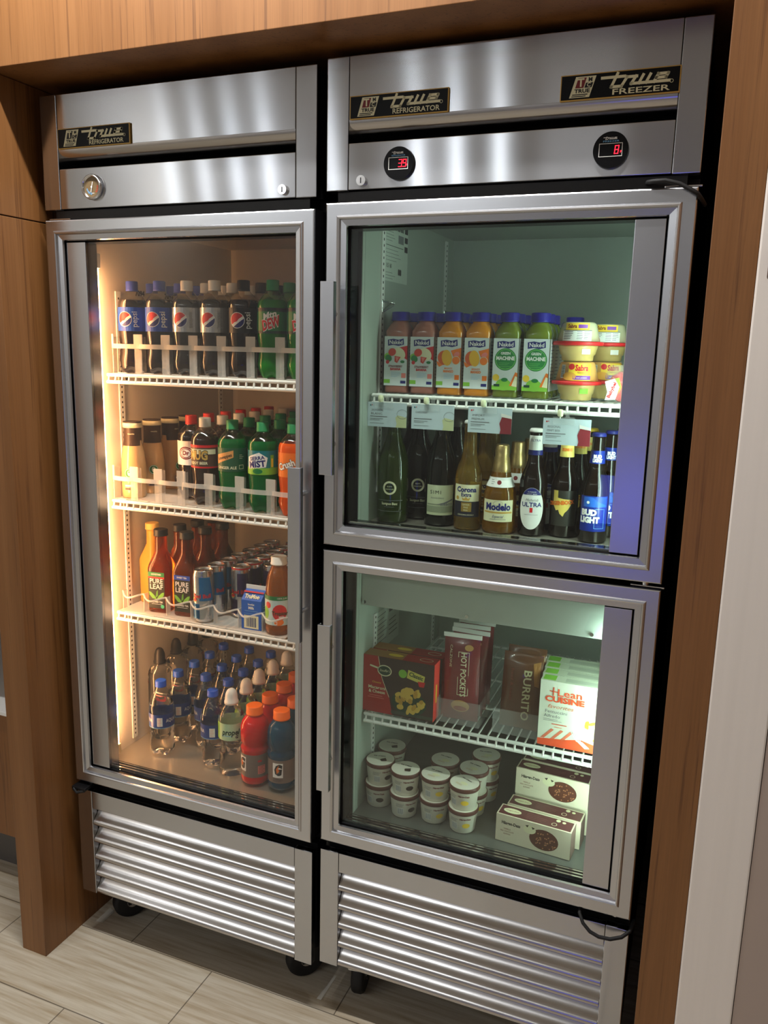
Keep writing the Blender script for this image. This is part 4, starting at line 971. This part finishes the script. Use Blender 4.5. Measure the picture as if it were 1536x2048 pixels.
# price cards clipped to the shelf
def card(x, z, w, l1, l2, beer, label, hang=.0):
    e = empty('price_card', RW(x, .0975, z), RROT); tag(e, label, 'sign', 'drink cards hanging from the upper right shelf')
    CB = C('card_pale_blue', (196, 214, 222), .5); h = .052
    MB().box(0, w, 0, .0008, 0, h, CB).build('card_sheet', e)
    d = Decal(); d.disc(.007, h-.007, .0016, cTL if not beer else cR, 0); d.disc(.0105, h-.0065, .001, cR, 0)
    d.text(.022, h-.017, l1, .0062, cGY, 0, w=.026 if len(l1) > 5 else .020)
    if l2: d.text(.021, h-.0245, l2, .0062, cGY, 0, w=.026)
    d.rect(.006, .021, .045, .0225, cGY, 0); d.rect(.006, .0165, .036, .0174, cGY, 0); d.rect(.006, .0135, .028, .0143, cGY, 0); d.rect(.006, .007, .038, .0077, cGY, 0)
    drink = C('beer_red', (130, 40, 48)) if beer else C('wine_pale', (196, 204, 158))
    gx = w-.024
    d.poly([(gx, 0), (w, 0), (w, h*.60 if beer else h*.42), (gx+.004, h*.66 if beer else h*.5), (gx-.001, h*.4), (gx+.002, h*.15)], drink, 0)
    if beer: d.poly([(gx+.002, h*.66), (w, h*.60), (w, h*.70), (gx+.002, h*.80)], C('foam', (226, 226, 222)), 1)
    else: d.ring(w-.010, h*.55, .012, .0006, cGY, 1, ry=.010)
    d.build('card_print', planemap(0), e)
    cx = w*.42
    MB().box(cx-.020, cx+.022, -.0022, -.0012, h-.012, h+.003, ACR, .0004).build('clip_sleeve', e)
    m = MB(); m.lathe([(.004, h+.001+hang), (.0055, h+.003+hang), (.0055, h+.013+hang), (.003, h+.015+hang)], C('clip_knob', (225, 228, 190)), 14)
    m.v = [(a+cx-.006, b-.004, c) for a, b, c in m.v]; m.tube([(cx-.006, -.004, h), (cx-.006, -.004, h+.004+hang)], .0012, WHT, 6); m.build('clip_knob', e)
    m = MB(); m.box(cx+.004, cx+.012, -.003, .0, h+.001, h+.018, ACR, .001); m.build('clip_jaw', e)
card(.056, 1.4035, .089, 'SAUVIGNON', 'BLANC', False, 'pale card for white wine hanging leftmost under the shelf')
card(.156, 1.4035, .093, 'CHARDONNAY', '', False, 'pale card with wine glass, second from the left under the shelf')
card(.279, 1.4035, .091, 'IMPORT', 'PREMIUM', True, 'pale card with red drink, third from the left under the shelf')
card(.4335, 1.389, .093, 'REGIONAL', 'CRAFT BEER', True, 'lowest hanging pale card with red drink at the right', .003)
# bottles on the floor of the upper compartment
GLG = mat('green_wine_glass', (70, 96, 20), .04, 0, .75, 1.45); GLD = mat('dark_wine_glass', (9, 13, 6), .04, 0, .12, 1.45); GLB = mat('brown_beer_glass', (24, 12, 5), .04, 0, .3, 1.45); GLA = mat('amber_beer', (196, 136, 34), .04, 0, .8, 1.4); GLC = mat('clear_lager', (214, 172, 70), .03, 0, .85, 1.38)
def wine(gl, caps, lab, H=.255):
    def mk():
        e = empty('wine_bottle')
        body(e, [(.030, 0), (.0335, .003), (.034, .02), (.034, .115), (.0325, .135), (.027, .158), (.020, .178), (.0155, .195), (.0138, .205), (.0136, .238)], gl, n=32)
        MB().lathe([(.0142, .208), (.0145, .210), (.0140, .250), (.0140, H)], caps, 24).build('foil_capsule', e)
        d = Decal(); lab(d); d.build('label', cylmap(.0341, .15), e, h=.006)
        return e
    return mk
def lab_kc(d):
    d.ring(0, .078, .0150, .0042, cC, 1, n=30); d.text(0, .081, 'KIM', .004, cC, 1, w=.010); d.text(0, .075, 'CRAWFORD', .004, cC, 1, w=.018)
    d.rect(-.030, .050, .030, .0508, cGY, 1); d.text(0, .043, 'Sauvignon Blanc', .008, cC, 1, bold=.02, w=.036); d.text(0, .036, 'MARLBOROUGH', .003, cGY, 1); d.rect(-.030, .026, .030, .0268, cGY, 1)
def lab_simi(d):
    sg = C('simi_cream', (206, 212, 176)); d.rect(-.030, .024, .034, .090, sg, 0); d.text(-.008, .074, 'SIMI', .011, cK, 1, spacing=1.3, w=.024); d.text(-.004, .062, 'Sonoma County', .005, cGY, 1, shear=.3, w=.030)
    d.poly([(-.005, .048), (.010, .052), (.032, .060), (.032, .057), (.01, .048)], cGY, 1); d.rect(-.03, .030, .034, .044, C('simi_grey', (150, 158, 130)), 1); d.rect(-.028, .046, .02, .049, C('simi_grey', (150, 158, 130)), 1)
    for k in range(7): d.rect(.004+k*.004, .045, .006+k*.004, .051, cGY, 2)
GWN = 'wine bottles standing on the floor of the upper right compartment'
Z5 = 1.1915
stock(wine(GLG, GLG, lab_kc), [('R', .100, .145, Z5, 0, 'green wine bottle with ring emblem at the front left')], 'bottle')
stock(wine(GLD, GLD, lab_kc), [('R', .138, .213, Z5, .1, 'dark wine bottle with ring emblem behind the front green bottle'), ('R', .094, .292, Z5, 0, 'dark wine bottle second behind the front green bottle'), ('R', .164, .318, Z5, 0, 'dark wine bottle standing deep behind the first card')], 'bottle', GWN)
CAPS = mat('grey_foil', (120, 122, 118), .35, .6)
stock(wine(GLD, CAPS, lab_simi, .236), [('R', .204, .165, Z5, .1, 'dark wine bottle with cream label and grey capsule at front'), ('R', .2185, .238, Z5, 0, 'dark wine bottle with grey capsule, second behind the cream-labelled one'), ('R', .232, .325, Z5, 0, 'dark wine bottle with grey capsule, third behind the cream-labelled one')], 'bottle', GWN)
def beer(gl, liqtop, capm, lab, H=.225, r=.0290, stub=False, neck=None, foil=None, cone=None):
    def mk():
        e = empty('beer_bottle'); k = H/.225
        if stub: pf = [(.031, 0), (.0345, .003), (.035, .012), (.035, .072), (.0335, .084), (.0285, .100), (.0235, .112), (.0215, .122), (.0170, .140), (.0135, .160), (.0128, .178)]
        else: pf = [(r*.92, 0), (r, .003), (r, .105*k), (r*.97, .116*k), (r*.82, .132*k), (r*.62, .146*k), (.0150, .160*k), (.0132, .190*k), (.0125, .212*k), (.0130, .218*k)]
        body(e, pf, gl, n=32)
        b = MB(); zc = H-.006; n = 42; vs = []
        if foil: b.lathe([(.0215, .118), (.0185, .138), (.0160, .158), (.0145, .160), (.0150, .172), (.0140, .182), (.0130, .185)], foil, 24); b.build('gold_foil', e)
        else:
            b.lathe([(.0148, zc-.001), (.0142, zc+.002), (.0135, zc+.0045), (.0115, zc+.006), (.0, zc+.0062)], capm, 21); b.build('crown_cap', e)
        d = Decal(); lab(d); d.build('label', cylmap(.0351 if stub else r+.0001, .12), e, h=.005)
        if neck:
            z0, z1, m1 = neck[:3]
            def rf(z):
                for (ra, za), (rb, zb) in zip(pf, pf[1:]):
                    if za <= z <= zb: return ra+(rb-ra)*(z-za)/(zb-za)+.0003
                return pf[-1][0]+.0003
            d = Decal(); w = .045; d.rect(-w, z0, w, z1, m1, 0)
            # split vertically so that the print follows the shoulder
            it = []; N = 5
            for q in range(N): it.append((z0+(z1-z0)*q/N, z0+(z1-z0)*(q+1)/N))
            d.items = []
            for a, b_ in it: d.rect(-PI*rf(z1)*.98, a, PI*rf(z1)*.98, b_, m1, 0)
            if len(neck) > 3: neck[3](d, z0, z1)
            d.build('neck_label', conemap(rf, .12), e, h=.004)
        return e
    return mk
def lab_corona(d):
    d.rect(-.030, .062, .030, .098, cC, 0); d.text(0, .087, 'Corona', .015, cN, 1, bold=.04, w=.044); d.text(0, .076, 'Extra', .011, cN, 1, bold=.03, w=.022)
    d.poly([(-.007, .064), (.007, .064), (.009, .071), (.004, .068), (0, .072), (-.004, .068), (-.009, .071)], cGD, 1); d.disc(-.02, .069, .004, cGD, 1)
    d.rect(-.032, .028, .032, .062, C('corona_navy', (36, 34, 48)), 0); d.rect(-.010, .040, .012, .060, C('corona_gold', (150, 120, 50)), 1)
    for i, t in enumerate(('CERVEZA', 'MAS', 'FINA')): d.text(0, .055-i*.006, t, .005, cC, 2, w=.016 if i == 0 else .009)
    d.text(0, .033, 'CERVECERIA MODELO', .004, cC, 1, w=.036)
def lab_modelo(d):
    d.rect(-.036, .026, .034, .072, cC, 0); d.text(0, .057, 'Modelo', .020, cN, 1, bold=.05, w=.055); d.rect(-.032, .044, .032, .0475, cGD, 1); d.text(0, .037, 'Especial', .009, cN, 1, shear=.4, w=.024); d.rect(-.016, .0305, .018, .0315, cGY, 1); d.ring(0, .065, .010, .0005, cGY, 1, ry=.005)
def lab_ultra(d):
    d.disc(0, .058, .0265, cW, 0, ry=.044, n=34); d.disc(0, .058, .0262, cN, 1, ry=.0435, a0=.72, a1=PI-.72, n=14); d.text(0, .093, 'SUPERIOR', .0035, cW, 2, w=.017); d.text(0, .0885, 'LIGHT BEER', .0035, cW, 2, w=.021)
    d.text(0, .076, 'Michelob', .008, cGY, 2, shear=.4, w=.026); d.text(0, .066, 'ULTRA', .013, cN, 2, bold=.02, w=.042); d.rect(-.003, .050, .003, .060, cR, 2); d.rect(-.014, .045, .014, .0456, cGY, 2)
def lab_bock(d):
    d.rect(-.028, .024, .030, .098, C('bock_black', (44, 42, 36)), 0); tx = C('texas_yellow', (222, 196, 96))
    d.poly([(-.022, .098), (-.012, .098), (-.012, .083), (.0, .081), (.013, .080), (.015, .068), (.009, .058), (.003, .052), (0, .044), (-.007, .050), (-.010, .058), (-.015, .056), (-.021, .066), (-.024, .072), (-.022, .074)], tx, 1)
    d.text(-.006, .072, 'ZIEGENBOCK', .011, cMR, 2, bold=.06, rot=.12, w=.058); d.text(-.006, .072, 'ZIEGENBOCK', .011, cO, 3, bold=.03, rot=.12, w=.057)
def lab_bud(d):
    d.rect(-.030, .024, .030, .096, C('bud_blue', (16, 40, 130), .3), 0); d.rect(-.022, .074, .026, .094, C('bud_sky', (30, 90, 180)), 1); d.poly([(-.004, .094), (.026, .094), (.026, .078), (.010, .084)], C('bud_sky2', (20, 66, 150)), 2)
    d.text(-.010, .062, 'BUD', .016, cW, 2, bold=.07, w=.032); d.text(-.008, .047, 'LIGHT', .016, cW, 2, bold=.07, w=.040); d.frame(.002, .030, .022, .070, .0006, cLB, 1); d.disc(-.012, .083, .003, cW, 2)
def nk_ultra(d, a, b):
    d.rect(-.04, a, .04, a+.010, cN, 1); d.text(0, b-.010, 'ULTRA', .007, cN, 2, w=.020)
def nk_bud(d, a, b): d.text(.0, a+.014, 'BUD', .009, cW, 2, bold=.07, w=.016); d.text(.0, a+.006, 'LIGHT', .009, cW, 2, bold=.07, w=.019)
def nk_mod(d, a, b): d.disc(0, (a+b)/2, .0045, cMR, 2); d.lines(-.018, b-.005, -.008, 3, .004, cGY, 2)
def nk_bock(d, a, b): d.text(0, (a+b)/2, 'ZIEGENBOCK', .008, cO, 2, bold=.04, w=.022)
def bcol(desc, pts, rear): return [('R', x, y, Z5, 0, f'{desc}, frontmost of its line' if k == 0 else f'{desc}, {ORD[k]} back in its line') for k, (x, y) in enumerate(pts)]
GB = 'beer bottles standing on the floor of the upper right compartment'
foilG = mat('gold_foil', (206, 176, 120), .35, .8, noise=.2, nscale=300)
stock(beer(GLC, None, cW, lab_corona, .232), bcol('pale lager bottle with cream and navy label', [(.272, .150), (.2885, .218), (.290, .286)], 'behind the import card'), 'bottle', GB)
stock(beer(GLA, None, cGD, lab_modelo, .185, stub=True, foil=foilG, neck=(.098, .118, cW, nk_mod)), bcol('stubby amber beer bottle with gold foil', [(.342, .150), (.3585, .228), (.370, .305)], 'behind it'), 'bottle', GB)
stock(beer(GLB, None, cW, lab_ultra, .222, neck=(.168, .208, cW, nk_ultra)), bcol('brown beer bottle with white oval label', [(.410, .158), (.4285, .228), (.441, .296)], 'behind it'), 'bottle', GB)
stock(beer(GLB, None, cY, lab_bock, .215, neck=(.166, .196, C('bock_neck', (226, 204, 110)), nk_bock)), bcol('brown bock bottle with yellow neck label', [(.4725, .176), (.4890, .246), (.502, .315)], 'behind it'), 'bottle', GB)
stock(beer(GLB, None, cN, lab_bud, .221, neck=(.160, .186, C('bud_blue', (16, 40, 130), .3), nk_bud)), bcol('dark beer bottle with blue label and cap', [(.537, .152), (.5560, .222), (.572, .292)], 'behind it'), 'bottle', GB)

# ---------------- freezer
def box3(name, w, dpt, h, m, front, top=None, side=None, mt=None):
    def mk():
        e = empty(name); MB().box(0, w, 0, dpt, 0, h, m, .0008).build('carton', e)
        d = Decal(); front(d, w, h); d.build('front_print', planemap(0), e, clip=(0, 0, w, h))
        if top: d = Decal(); top(d, w, dpt); d.build('top_print', topmap(h), e, clip=(0, 0, w, dpt))
        if side: d = Decal(); side(d, dpt, h); d.build('side_print', sidemap(w), e)
        return e
    return mk
cMAC = C('mac_red', (176, 36, 32)); cMB = C('mac_brown', (56, 38, 34))
def mac_front(d, w, h):
    d.rect(0, 0, w, h, cMB, 0); d.poly([(0, 0), (.073, 0), (.064, .045), (.045, .085), (.036, h), (0, h)], cMAC, 1)
    d.stroke([(.036, h), (.046, .085), (.064, .042)], .0012, cC, 2)
    d.disc(.052, .104, .0175, cC, 3, ry=.0135, n=22); d.disc(.052, .104, .015, cDG, 4, ry=.0110, n=22); d.stroke([(.018, .112), (.036, .108)], .004, cC, 3); d.text(.052, .104, "Stouffer's", .009, cC, 5, shear=.4, w=.026)
    d.text(.033, .073, 'Cheesy', .006, cY, 2, w=.022); d.text(.034, .060, 'Macaroni', .0105, cC, 2, bold=.02, w=.042); d.text(.034, .050, '& Cheese', .0105, cC, 2, bold=.02, w=.040); d.rect(.016, .040, .048, .0412, cPK, 2); d.rect(.012, .035, .052, .0362, cPK, 2)
    d.disc(.096, .104, .010, cLG, 2); d.poly([(.106, .096), (.146, .086), (.149, .106), (.109, .116)], C('tag_yellow', (214, 206, 96)), 3); d.text(.128, .103, 'Classic', .0135, cDG, 4, bold=.03, rot=-.22, w=.034); d.poly([(.132, .092), (.150, .092), (.147, .080), (.136, .080)], cR, 4)
    random.seed(5); y1 = C('pasta', (222, 186, 82)); y2 = C('pasta_dark', (196, 152, 56))
    d.disc(.112, .036, .042, cDG, 2, ry=.030)
    for k in range(46):
        a = random.uniform(0, 2*PI); r = random.random()**.5; d.disc(.115+.036*r*math.cos(a), .042+.027*r*math.sin(a), random.uniform(.006, .010), random.choice((y1, y1, y2)), 3+k*.08, ry=random.uniform(.004, .006), rot=random.uniform(0, 3), n=10)
    d.rect(.07, .004, w, .012, C('mac_band', (60, 74, 62)), 3)
def mac_top(d, w, h): d.rect(0, 0, w*.55, h, C('mac_gold', (176, 120, 52)), 0); d.disc(w*.42, h*.5, .018, cY, 1, ry=.008); d.rect(w*.55, 0, w, h, cMAC, 0); d.ring(w*.85, h*.5, .016, .0015, cC, 1, ry=.009)
def mac_side(d, w, h): d.rect(0, 0, w, h, C('mac_side', (214, 62, 50)), 0); d.rect(w*.35, h*.3, w*.55, h*.62, cY, 1)
stock(box3('frozen_meal_box', .170, .040, .136, cMAC, mac_front, mac_top, mac_side), [('R', .0560, .103, .7465, 0, 'red and dark macaroni box nearest the freezer glass'), ('R', .0605, .148, .7465, 0, 'red and dark macaroni box just behind the front one')], 'box', 'macaroni boxes on the freezer shelf')
def lean_front(d, w, h):
    d.rect(0, 0, w, h, C('lean_white', (226, 230, 214)), 0); oc = C('lean_orange', (232, 84, 44)); k = w/.150
    d.poly([(0, 0), (w, 0), (w, .012), (.09, .026), (.06, .020), (0, .014)], oc, 1)
    for i in range(3): d.poly([(.006+i*.020, .016), (.014+i*.020, .016), (.034+i*.020, .038), (.028+i*.020, .040)], C('lean_stripe', (222, 120, 90)), 1)
    d.disc(.130, .064, .046, cC, 1, ry=.040, n=28)
    random.seed(9)
    for q in range(30): a = random.uniform(0, 2*PI); r = random.random()**.5*.03; d.disc(.130+r*math.cos(a), .062+r*math.sin(a), .009, (cY, cC, C('pasta_light', (240, 220, 140)))[q % 3], 2+q*.08, ry=.0035, rot=random.uniform(0, 3), n=10)
    d.text(.062, .122, 'Lean', .022, oc, 3, bold=.01, w=.050); d.stroke([(.028, .116), (.028, .132)], .0022, oc, 3); d.stroke([(.021, .124), (.036, .123)], .0022, oc, 3)
    d.text(.052, .106, 'CUISINE', .017, oc, 3, bold=.045, w=.082); d.text(.044, .090, 'favorites', .012, C('lean_coral', (226, 130, 100)), 3, shear=.3, w=.054)
    d.text(.036, .078, 'Fettuccini', .010, cGY, 3, w=.046); d.text(.028, .068, 'Alfredo', .010, cGY, 3, w=.034); d.lines(.010, .061, .056, 2, .003, cGY, 3); d.rect(.028, .050, .060, .0518, oc, 3); d.rect(.034, .044, .05, .045, oc, 3)
    for i in range(4): d.stroke([(.070+i*.0045, .040), (.082+i*.003, .022)], .0016, cW, 4)
    d.poly([(.080, .024), (.095, .022), (.110, .010), (.100, .008)], cW, 4)
def lean_top(d, w, h): d.rect(0, 0, w, h, C('lean_top', (206, 210, 190)), 0); d.rect(.004, .004, .03, h-.004, cLG, 1); d.rect(.05, .006, w-.01, h-.01, C('lean_gloss', (180, 184, 168)), 1)
stock(box3('frozen_meal_box', .150, .034, .146, C('lean_white', (226, 230, 214)), lean_front, lean_top), [('R', .461, .104, .7465, 0, 'white and orange pasta box nearest the glass'), ('R', .458, .141, .7465, 0, 'white and orange pasta box, second from the glass'), ('R', .455, .178, .7465, 0, 'white and orange pasta box, third from the glass'), ('R', .451, .215, .7465, 0, 'white and orange pasta box, fourth from the glass')], 'box', 'pasta boxes on the freezer shelf')
def pouch(name, w, h, dp, m, crimp, prnt):
    def mk():
        e = empty(name); nx, nz = 12, 24; mb = MB(); vs = []
        for side in (-1, 1):
            for i in range(nz+1):
                for k in range(nx+1):
                    u = k/nx*2-1; v = i/nz; t = max(0, (1-u*u))**.5*min(1, math.sin(PI*min(v*1.04, 1))**.5*1.05) if 0 < v < 1 else 0
                    wr = .0012*math.sin(13*v+5*u)*math.cos(9*u+3*v)
                    vs.append((u*w/2*(1-.05*t), side*(dp/2*t+wr*t+.0004), v*h))
        n = (nx+1)*(nz+1); fs = []
        for sdi in (0, 1):
            for i in range(nz):
                for k in range(nx): a = sdi*n+i*(nx+1)+k; fs.append((a, a+1, a+nx+2, a+nx+1))
        mb.add(vs, fs, m, True); mb.build('wrapper', e)
        if crimp: MB().box(-w/2-.003, w/2+.003, -.0015, .0015, h-.006, h+.004, cW, .0005).build('crimped_seal', e)
        def pm(a, b, ly):
            u = max(-1, min(1, a/(w/2))); v = max(0, min(1, b/h)); t = max(0, 1-u*u)**.5*math.sin(PI*min(v*1.04, 1))**.5*1.05 if 0 < v < 1 else 0; t = min(t, max(0, 1-u*u)**.5)
            return (a*(1-.05*t), -(dp/2*t+.0018+ly*LYO), b)
        d = Decal(); prnt(d, w, h); d.build('wrapper_print', pm, e, h=.006)
        return e
    return mk
PW = mat('maroon_wrapper', (124, 46, 50), .25, coat=.5, noise=.12); PB = mat('brown_wrapper', (96, 58, 36), .22, coat=.6, noise=.15)
def pr_hp(d, w, h):
    d.frame(-.006, .062, .020, h-.035, .0012, cC, 0); d.text(.007, h*.56, 'HOT POCKETS', .019, cC, 1, bold=.02, rot=-PI/2, w=.100) ; d.disc(.002, .036, .022, C('bun', (196, 150, 90)), 0, ry=.014); d.disc(.002, .030, .016, C('filling', (150, 60, 40)), 1, ry=.006); d.disc(.018, h-.025, .010, C('bun', (196, 150, 90)), 0, ry=.007)
    d.text(-.024, h*.76, 'CALZONE', .008, cC, 1, rot=-PI/2, w=.05)
def pr_bu(d, w, h):
    d.text(.014, h*.48, 'BURRITO', .024, C('burrito_cream', (200, 190, 150)), 1, bold=.02, rot=-PI/2, w=h*.66); d.poly([(w*.28, h*.9), (w*.46, h*.93), (w*.46, h*.6), (w*.36, h*.62)], C('burrito_tan', (150, 100, 46)), 0); d.text(-.020, h*.6, 'beef & bean', .010, C('burrito_red', (140, 60, 40)), 1, rot=-PI/2, w=.07)
def lean_pouch(objs, ax):  # tip a pouch back a little
    for o, a in zip(objs, ax): o.rotation_euler.x = a
def pstock(make, spots, cat, group):
    root = None
    for (x, y, z, rx, rz, lb) in spots:
        if root is None: root = make(); root.location = RW(x, y, z); tag(root, lb, cat, group)
        else: root2 = dup(root, RW(x, y, z), 0, lb)
        (root if lb == spots[0][5] else root2).rotation_euler = (rx, rz, RROT)
pstock(pouch('snack_pouch', .082, .196, .026, PW, True, pr_hp), [(.2785, .141, .7490, -.05, -.02, 'maroon snack pouch with white crimped top standing in the front bin'), (.2795, .175, .7490, -.06, .02, 'maroon snack pouch with white top, second behind the front pouch'),
        (.2790, .210, .7490, -.05, -.015, 'maroon snack pouch with white top, third behind the front pouch'), (.2790, .245, .7490, -.05, .0, 'maroon snack pouch with white top at the back of its bin')], 'pouch', 'maroon snack pouches in the clear bin')
pstock(pouch('burrito_pouch', .086, .172, .034, PB, False, pr_bu), [(.409, .150, .7505, -.05, .02, 'brown burrito pouch standing nearest the glass beside the pasta boxes'), (.409, .194, .7505, -.05, .015, 'brown burrito pouch just behind the front burrito pouch')], 'pouch', 'brown burrito pouches')
for x0, x1, lb in ((.229, .3285, 'clear acrylic bin holding the maroon snack pouches'), (.3585, .4595, 'clear acrylic bin holding the brown burrito pouches')):
    m = MB(); z = .7458; y0 = .118
    m.box(x0, x1, y0, y0+.002, z, z+.056, ACR); m.box(x0, x0+.002, y0+.002, y0+.16, z, z+.056, ACR); m.box(x1-.002, x1, y0+.002, y0+.16, z, z+.056, ACR); m.box(x0+.002, x1-.002, y0+.002, y0+.16, z, z+.0012, ACR)
    m.v = [RW(*v) for v in m.v]; tag(m.build('acrylic_bin'), lb, 'bin', 'clear bins on the freezer shelf')
def icecup(dark):
    def mk():
        e = empty('ice_cream_cup'); cp = mat('ice_cream_card', (226, 220, 204), .4); r1 = .0335
        body(e, [(.0275, 0), (.0282, .001), (.0330, .045), (.0333, .046)], cp, name='cup', n=32)
        b = MB(); b.lathe([(.0348, .0455), (.0352, .0465), (.0352, .0535), (.0345, .0545), (.0335, .0548)], mat('lid_rim_brown', (92, 50, 42), .4), 36); b.build('lid_rim', e)
        b = MB(); b.lathe([(.0330, .0546), (.0328, .0551)], mat('lid_top_cream', (228, 224, 210), .35), 36); b.build('lid_top', e)
        d = Decal(); d.text(-.004, .012, 'ice cream', .007, cK, 0, bold=.03, shear=.2, w=.028)
        if dark: d.disc(.008, -.006, .008, cDB, 0, ry=.005); d.poly([(.0, -.004), (.012, .004), (.016, -.010), (.004, -.014)], cDB, 1)
        else: d.disc(.004, -.006, .010, cC, 0, ry=.006); d.lines(-.012, -.014, .010, 2, .003, cGD, 1)
        d.build('lid_print', topmap(.0551), e)
        d = Decal(); d.text(.012, .036, 'Häagen-Dazs', .006, cMR, 0, bold=.03, w=.026); d.rect(-.020, .010, -.006, .026, cW, 0)
        for k in range(6): d.rect(-.019+k*.0022, .011, -.018+k*.0022, .025, cGY, 1)
        d.disc(.014, .020, .009, cDB if dark else cY, 0, ry=.006); d.lines(-.024, .036, -.004, 3, .003, cGY, 0)
        d.build('cup_print', conemap(lambda z: .0282+(z-.001)*.109, .35), e, h=.006)
        return e
    return mk
cup = [(.0915, .130, 1), (.1615, .112, 1), (.2330, .118, 0), (.3045, .108, 0), (.0930, .203, 1), (.233, .1905, 0), (.306, .181, 0), (.317, .254, 0)]
where = ['by the left wall at the front', 'second from the left at the front', 'third from the left at the front', 'fourth from the left at the front', 'behind the leftmost front stack', 'behind the third front stack', 'behind the fourth front stack', 'farthest back of all the stacks']
for dk in (1, 0):
    sp = []
    for (x, y, k), w_ in zip(cup, where):
        if k == dk:
            sp.append(('R', x, y, .5062, random.uniform(-.6, .6), f'ice cream cup at bottom of stack {w_}'))
            sp.append(('R', x+.001, y, .5062+.0556, random.uniform(-.5, .5), f'ice cream cup on top of stack {w_}'))
    stock(icecup(dk), sp, 'cup', 'stacked ice cream cups in the freezer')
def hd_front(d, w, h):
    d.rect(0, 0, w, h, C('hd_cream', (226, 216, 192)), 0); d.text(.034, h-.018, 'Häagen-Dazs', .010, cK, 1, bold=.03, w=.042)
    for i, t in enumerate(('VANILLA', 'MILK CHOCOLATE', 'ALMOND')): d.text(.026, h-.032-i*.006, t, .005, cMR, 1, w=(.016, .030, .016)[i])
    ch = C('chocolate', (92, 48, 34)); d.disc(.108, .030, .032, ch, 1, ry=.024, n=26); d.disc(.076, .046, .014, cC, 2, ry=.010); random.seed(4)
    for k in range(34): a = random.uniform(0, 2*PI); r = random.random()**.5; d.disc(.110+.028*r*math.cos(a), .029+.020*r*math.sin(a), .0016, C('almond', (190, 130, 90)), 3, n=6)
    d.poly([(.066, .054), (.074, .056), (.071, .050)], cDB, 3); d.poly([(.080, .054), (.088, .052), (.083, .048)], cDB, 3)
def hd_top(d, w, h): d.rect(.003, .003, w-.003, h-.004, C('hd_maroon', (88, 42, 44)), 0); d.disc(.030, h*.5, .020, cC, 1, ry=.010); d.text(.030, h*.5, 'Häagen-Dazs', .006, cMR, 2, w=.030); d.ring(.125, h*.35, .006, .0012, cC, 1); d.disc(.130, h*.75, .005, cC, 1); d.disc(.143, h*.7, .004, cC, 1); d.lines(.06, h*.7, .11, 4, .006, C('hd_rose', (150, 100, 96)), 1)
def hd_side(d, w, h): d.rect(0, 0, w, h, C('hd_side', (110, 84, 78)), 0)
hdm = C('hd_carton', (222, 212, 186))
stock(box3('ice_cream_bar_box', .166, .043, .064, hdm, hd_front, hd_top, hd_side), [('R', .385, .092, .5062, -.085, 'cream and maroon ice cream bar box nearest the glass'), ('R', .398, .140, .5062, -.085, 'cream and maroon ice cream bar box directly behind the nearest one'),
      ('R', .404, .196, .5062, -.06, 'cream and maroon ice cream bar box at the bottom of the rear stack'), ('R', .404, .190, .5712, -.07, 'cream and maroon ice cream bar box on top of the rear stack, front'), ('R', .410, .236, .5712, -.07, 'cream and maroon ice cream bar box on top of the rear stack, back'), ('R', .409, .242, .5062, -.06, 'cream and maroon ice cream bar box at the bottom rear of the freezer')], 'box', 'ice cream bar boxes in the freezer')
